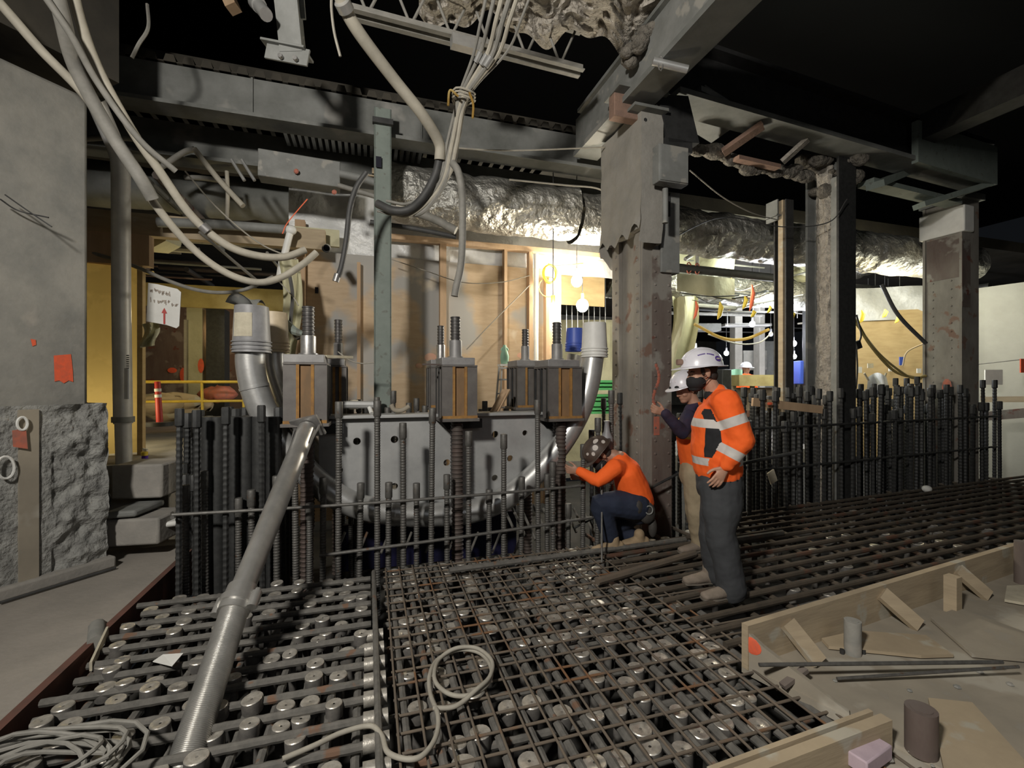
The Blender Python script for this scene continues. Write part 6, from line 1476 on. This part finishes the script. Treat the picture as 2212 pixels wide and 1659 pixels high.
bulb(D(1569, 763, 14.0), .07, 60, 'tubeglow', 'small cool lamp above the distant person', (.9, .92, 1))
bulb(D(1665, 722, 12.6), .05, 30, 'tubeglow', 'faint cool lamp on the sagging cable', (.9, .92, 1))
# unseen fill lamps, added for the yellow sheeting, left passage and right room
lamp('POINT', Q(240, 880, 6.75), 13, (1, .84, .5), .15, name='passage_fill')
lamp('POINT', Q(400, 700, 7.4), 15, (1, .80, .40), .2, name='passage_fill')
lamp('POINT', Q(470, 720, 9.2), 14, (1, .55, .25), .2, name='passage_fill')
lamp('POINT', D(2050, 640, 8.9), 40, (.96, .95, .78), .3, name='room_fill')
lamp('POINT', D(1600, 600, 9.2), 120, (.93, .98, .80), .3, name='room_fill')
lamp('POINT', D(1930, 640, 9.0), 60, (1, .9, .6), .3, name='room_fill')
lamp('POINT', D(1610, 665, 14.5), 70, (.9, .94, 1), .3, name='room_fill')
lamp('POINT', D(1280, 660, 11.5), 160, (1, .97, .85), .3, name='room_fill')
# plywood wall at the right behind the forest
WR = 9.6
a_ = D(1840, 829, 10.8); b_ = D(2020, 829, 10.2)
mb = MB(); mb.beam(Vector((a_.x, a_.y, 1.55)), Vector((b_.x + .6, b_.y - .1, 1.55)), .05, 3.35); o = one('plywood_screen', mb, M['ply_plain'], 'golden plywood screen behind the right bar cage', 'partition')
mb = MB(); mb.grid(lambda a, b: Vector((a_.x - .3 + a * (b_.x - a_.x + .9), a_.y - .05 + a * (b_.y - a_.y) + .04 * math.sin(a * 13 + b * 4), 3.0 + b * .75)), 24, 6); one('poly_sheet', mb, M['plastic'], 'white plastic strip above the golden plywood screen', 'plastic')
for x, y, w_, h_, m, l in ((1857, 799, 9, 13, 'white', 'white notice paper at the left of the golden screen'), (1880, 790, 12, 10, 'paper', 'faint pinkish notice on the golden screen'), (1925, 798, 10, 8, 'white', 'white tag on the golden screen right of the cables'), (1985, 801, 9, 10, 'white', 'round white tag at the right of the golden screen'), (1947, 780, 8, 18, 'bucket_blue', 'light blue glove hanging on the golden screen')):
    mb = MB(); q = D(x, y, 10.2); mb.box(q, Vector((w_ * .0051, 0, 0)), Vector((0, .01, 0)), Z3 * h_ * .0051); one('notice' if 'blue' not in l else 'glove', mb, M[m], l, 'notice' if 'blue' not in l else 'glove')
mb = MB(); mb.grid(lambda a, b: D(1875 + a * 40 + b * 8 * (a - .3) * 2, 815 + b * 50 - 10 * math.sin(a * 3.1), 8.9 + .15 * math.sin(a * 6)), 14, 10); one('white_bag', mb, M['plastic'], 'white bulk bag with straps behind the right cage', 'bag')
for x in ((1867, 806, 1876, 822), (1914, 806, 1908, 822)):
    mb = MB(); mb.cyl(D(x[0], x[1], 8.9), D(x[2], x[3], 8.9), .018, 6); one('bag_strap', mb, M['paper'], 'cream strap of the white bulk bag, %s side' % ('left' if x[0] < 1900 else 'right'), 'strap')
mb = MB(); mb.box(D(2146, 815, 8.6), Vector((.13, -.03, 0)), Vector((0, .01, 0)), Z3 * .14); one('notice', mb, M['white'], 'white sheet of paper on the pale right wall', 'notice')
mb = MB(); mb.box(D(2209, 790, 8.0), Vector((.04, 0, 0)), Vector((0, .01, 0)), Z3 * .12); one('paint_mark', mb, M['spray'], 'orange mark on the pale wall at the right edge', 'paint mark')
for i, (y0, y1, z) in enumerate(((905, 888, 0), (868, 862, 0))):
    mb = MB(); mb.beam(D(2120, y0 - 5, 8.4), D(2260, y1, 7.6), .05, .16 if i == 0 else .1); one('timber_rail', mb, M['old_column' if i == 0 else 'form'], ['lower timber rail along the pale wall at the right edge', 'upper thin timber rail along the pale wall at the right edge'][i], 'timber')
mb = MB(); mb.bx(9.3, 10.8, 6.1, 6.2, -.4, .85); one('low_boarding', mb, M['form_ply'], 'low pale boarding behind the right end of the cage', 'boarding')
# timber box and stuff in the far room
tb = thing('timber_crate', 'olive timber crate in the far room in front of the distant person', 'crate', D(1625, 860, 12))
mb = MB(); mb.box(D(1632, 822, 12), Vector((.62, 0, 0)), Vector((0, .4, 0)), Z3 * .14); part('box', mb, M['yellow_dark'], tb)
for x in (1585, 1625, 1675):
    mb = MB(); mb.box(D(x, 870, 12), Vector((.04, 0, 0)), Vector((0, .05, 0)), Z3 * .45); part('leg', mb, M['form'], tb)
mb = MB(); mb.box(D(1632, 862, 12.2), Vector((.55, 0, 0)), Vector((0, .02, 0)), Z3 * .3); part('back_panel', mb, M['form'], tb)
mb = MB(); mb.grid(lambda a, b: D(1578 + a * 26, 797 + b * 24 + 10 * (a - .5) ** 2, 12.6 + .1 * math.sin(a * 5)), 10, 6); one('pale_sheet', mb, M['mint'], 'pale mint sheet draped left of the distant person', 'sheet')
for x, w_, y, m, l, Y in ((1640, 12, 700, 'encasement', 'white far column behind the distant person', 15), (1590, 16, 700, 'encasement', 'grey far column left of the distant person', 15.5), (1665, 40, 735, 'steel_grey', 'big dull grey panel right of the distant person', 16), (1722, 9, 780, 'bucket_blue', 'blue jacket hung up beyond the slim post', 12), (1748, 10, 700, 'steel_dark', 'dark far post beyond the slim post', 12), (1562, 20, 798, 'steel_dark', 'dark bulky machine above the shoulder of the standing worker', 11)):
    a = D(x - w_ / 2, y, Y); b = D(x + w_ / 2, 900, Y); top = a.z if m not in ('white', 'encasement', 'steel_dark') or 'machine' in l else 4.2
    if 'jacket' in l: zb = D(x, 830, Y).z
    else: zb = -.02
    if 'panel' in l: top = D(x, 738, Y).z
    mb = MB(); mb.box(Vector(((a.x + b.x) / 2, Y, (top + zb) / 2)), Vector(((b.x - a.x) / 2, 0, 0)), Vector((0, .2, 0)), Z3 * (top - zb) / 2); one('far_column' if 'column' in l or 'post' in l else 'leaning_board' if 'panel' in l else 'machine' if 'machine' in l else 'hung_jacket', mb, M[m], l, 'column' if 'column' in l or 'post' in l else 'panel' if 'panel' in l else 'machine' if 'machine' in l else 'jacket', bev=.02)
mb = MB(); mb.bx(3, 14, 20, 20.1, -.2, 4.8); one('far_wall', mb, M['concrete'], 'dim grey wall closing the far room', 'wall')
# panels seen left of the main column under the bulbs
mb = MB(); mb.box(D(1262, 860, 9.5), Vector((.6, 0, 0)), Vector((0, .05, 0)), Z3 * 1.6); one('far_tarp', mb, M['cream_cloth'], 'bright cream panel far behind between the partition and the main column', 'tarp')
# sagging cables
def bcable(pts, r, m, label): return hose('cable', pts, r, m, label, 8, 8, 'cable')
bcable([(1500, 700, 9), (1560, 730, 9.2), (1610, 732, 9.4), (1660, 712, 9.6)], .03, 'yellow_sheet', 'thick yellow cable sagging above the hard hats')
bcable([(1530, 722, 9.5), (1590, 742, 9.6), (1640, 740, 9.8), (1668, 718, 10)], .015, 'white', 'thin white cable below the thick yellow one')
bcable([(1848, 690, 7.5), (1880, 745, 7.7), (1930, 800, 8), (1975, 815, 8), (2000, 812, 8)], .024, 'yellow_dark', 'lower yellow-green cable looping down to the far right column')
bcable([(1850, 700, 7.6), (1900, 765, 7.8), (1960, 812, 8), (1990, 818, 8)], .018, 'yellow_dark', 'upper yellow-green cable looping down to the far right column')
bcable([(1905, 615, 7.2), (1940, 680, 7.2), (2000, 742, 7.2)], .028, 'hose_dark', 'thick dark hose slanting down to the far right column')
bcable([(1850, 680, 7.2), (1860, 720, 7.2), (1856, 740, 7.2)], .013, 'hose_dark', 'short dark lead beside the fireproofed column')
mb = MB(); mb.box(D(1853, 745, 7.2), Vector((.04, 0, .015)), Vector((0, .03, 0)), Vector((-.02, 0, .06))); one('plug', mb, M['hose_dark'], 'black plug hanging beside the fireproofed column', 'plug', bev=.01)
bcable([(1850, 752, 7.2), (1852, 800, 7.2), (1848, 850, 7.2)], .012, 'hose_dark', 'dark lead falling from the black plug')
bcable([(1950, 790, 9), (1960, 760, 9), (2000, 740, 9)], .014, 'form', 'thin brown cord on the golden screen')
bcable([(2112, 787, 8.6), (2212, 776, 8.1)], .008, 'steel_grey', 'thin line across the pale right wall')
# yellow coil on the partition
yc = thing('cable_coil', 'coiled bright yellow cable hung on the partition left of the bulbs', 'cable', Q(1188, 592, WV - .25))
mb = MB(); P = []
for i in range(90):
    t = i * .36; r = .125 + .012 * math.sin(i * .21); c = Q(1188, 592, WV - .22)
    P.append(c + U3 * r * .85 * math.cos(t) + Z3 * r * 1.05 * math.sin(t) + V3 * .02 * math.sin(i * .3))
mb.tube(P, .010, 6); part('coil', mb, M['yellow'], yc)
mb = MB(); mb.tube(bez([Q(1184, 570, WV - .22), Q(1205, 574, WV - .22), Q(1260, 569, WV - .22)], 6), .010, 6); part('loose_end', mb, M['yellow'], yc)
mb = MB(); mb.tube([Q(1186 + 22 * math.cos(t), 620 + 22 * math.sin(t), WV - .2) for t in [i * .45 for i in range(14)]], .007, 6, closed=True); part('slack_loop', mb, M['yellow_sheet'], yc)
# ribbons hanging
ribs = [(1555, 652, 690, 'yellow', 6), (1609, 640, 668, 'yellow', 5), (1624, 615, 672, 'orange_tape', 5), (1503, 650, 690, 'orange_tape', 4), (1627, 670, 685, 'yellow', 5), (1662, 660, 676, 'yellow', 4), (1711, 672, 692, 'yellow', 5), (1861, 670, 698, 'yellow', 6), (1911, 668, 686, 'yellow', 5), (1938, 680, 698, 'yellow', 4)]
names_ = ['large yellow ribbon left of the tall orange one', 'small yellow ribbon just left of the tall orange one', 'tall orange ribbon in the middle of the ceiling cables', 'faint orange ribbon beside the pale sheet', 'yellow ribbon below the tall orange one', 'yellow ribbon left of the slim post', 'yellow ribbon right of the slim post', 'large yellow ribbon right of the fireproofed column', 'small yellow ribbon over the golden screen', 'rightmost yellow ribbon over the golden screen']
for (x, y0, y1, m, w_), nme in zip(ribs, names_):
    Y = 9.0 if x < 1800 else 9.4; mb = MB(); mb.tube([D(x, y0, Y), D(x + 3, (y0 * 2 + y1) / 3, Y), D(x - 1, y1 * .8 + y0 * .2, Y), D(x - 5, y1, Y)], [.012, w_ * .008, w_ * .007, .006], 7)
    one('ribbon', mb, M[m], nme, 'ribbon', 'ribbons hanging from the ceiling cables')
# ceiling clutter: pipes, rods, wires above the back areas
RB = random.Random(11)
cm = ['hose_grey', 'steel_grey', 'galv', 'hose_dark', 'hose_cream', 'concrete']
n_ = 0
for i in range(34):
    x = RB.uniform(1450, 2060); v = RB.uniform(7.8, 14); u, _ = UV(Q(x, 700, v)); z = RB.uniform(3.1, 4.5); al = RB.random() < .6; L = RB.uniform(1.2, 4)
    mb = MB(); r = RB.choice([.02, .03, .045, .07]); d = U3 if al else V3; a = W(u, v, z) - d * L / 2; mb.cyl(a, a + d * L + Z3 * RB.uniform(-.1, .1), r, 8)
    one('ceiling_pipe', mb, M[RB.choice(cm)], 'pipe in the cluttered ceiling of the far right room running %s' % ('sideways' if al else 'away from the viewer'), 'pipe', 'ceiling pipes of the far room running ' + ('sideways' if al else 'away'))
for i in range(30):
    x = RB.uniform(1450, 2060); v = RB.uniform(7.8, 13); p = Q(x, 700, v); z = RB.uniform(3.0, 3.9); mb = MB(); mb.cyl(Vector((p.x, p.y, z)), Vector((p.x, p.y, 4.85)), .008, 6)
    one('hanger_rod', mb, M['galv'], 'thin hanger rod dropping from the deck of the far right room', 'rod', 'hanger rods in the far right room')
for i in range(22):
    x = RB.uniform(200, 640); v = RB.uniform(6.9, 11); u, _ = UV(Q(x, 500, v)); z = RB.uniform(3.3, 3.8); al = RB.random() < .5; L = RB.uniform(1, 3)
    mb = MB(); r = RB.choice([.02, .03, .045]); d = U3 if al else V3; a = W(u, v, z) - d * L / 2; mb.cyl(a, a + d * L, r, 8)
    one('ceiling_pipe', mb, M[RB.choice(['hose_grey', 'steel_beam', 'hose_dark', 'old_column'])], 'dusty pipe under the dark deck of the left passage running %s' % ('sideways' if al else 'away from the viewer'), 'pipe', 'ceiling pipes over the left passage running ' + ('sideways' if al else 'away'))
for i in range(14):
    x = RB.uniform(1450, 2100); v = RB.uniform(7.8, 12); p = Q(x, 700, v); z = RB.uniform(3.7, 4.5); mb = MB(); s = RB.uniform(.3, .8)
    mb.grid(lambda a, b: p + Vector(((a - .5) * s * 2, (b - .5) * s, z - p.z + .18 * fnoise((a * 3, b * 3, i), 1.3) + .05 * math.sin(a * 9))), 18, 10)
    one('insulation_scrap', mb, M['foil' if i % 2 else 'cream_cloth'], 'crumpled %s wrap hanging in the far right ceiling' % ('foil' if i % 2 else 'cream'), 'insulation', '%s wraps in the far right ceiling' % ('foil' if i % 2 else 'cream'))
# scaffold-like white wires behind the bulbs
for i in range(8):
    x = 1222 + i * 12; mb = MB(); mb.cyl(D(x, 454, 8.8), D(x + 2, 760, 8.8), .008, 6); one('thin_rod', mb, M['galv'], 'thin pale rod behind the glaring bulbs', 'rod', 'thin rods behind the bulbs')

# extra clutter in the far room: ducts, shelving, cable bundles
for (x0, x1, y0, y1, Y, m, nm, l, c) in ((1470, 1500, 742, 812, 13, 'galv', 'shelf_unit', 'dim metal shelf behind the pale sheet in the far room', 'shelf'),
        (1500, 1552, 700, 716, 13.4, 'steel_grey', 'air_duct', 'dull grey duct above the hard hats in the far room', 'duct'),
        (1560, 1660, 700, 706, 14, 'galv', 'cable_tray', 'long pale cable tray in the far room', 'tray'),
        (1600, 1650, 758, 800, 15.5, 'concrete', 'leaning_board', 'grey board leaning behind the distant person', 'panel'),
        (1708, 1725, 800, 850, 12.5, 'steel_dark', 'tool_chest', 'dark chest under the blue jacket in the far room', 'chest')):
    a, b = D(x0, y1, Y), D(x1, y0, Y); mb = MB(); mb.box((a + b) / 2, Vector(((b.x - a.x) / 2, 0, 0)), Vector((0, .2, 0)), Z3 * (b.z - a.z) / 2)
    one(nm, mb, M[m], l, c, bev=.02)
R9 = random.Random(4)
for i in range(16):
    xa = R9.uniform(1465, 1600); ya = R9.uniform(600, 690); Y = R9.uniform(8.5, 12); dx = R9.uniform(60, 130); sg_ = R9.uniform(4, 18)
    hose('cable', [(xa, ya, Y), (xa + dx / 2, ya + sg_, Y), (xa + dx, ya + R9.uniform(-10, 14), Y)], R9.choice((.008, .012, .018)), R9.choice(('hose_dark', 'cable', 'hose_dark', 'yellow_sheet', 'hose_grey')), 'cable sagging across the cluttered ceiling right of the main column', 6, 5, 'cable', 'cables sagging in the far right ceiling')
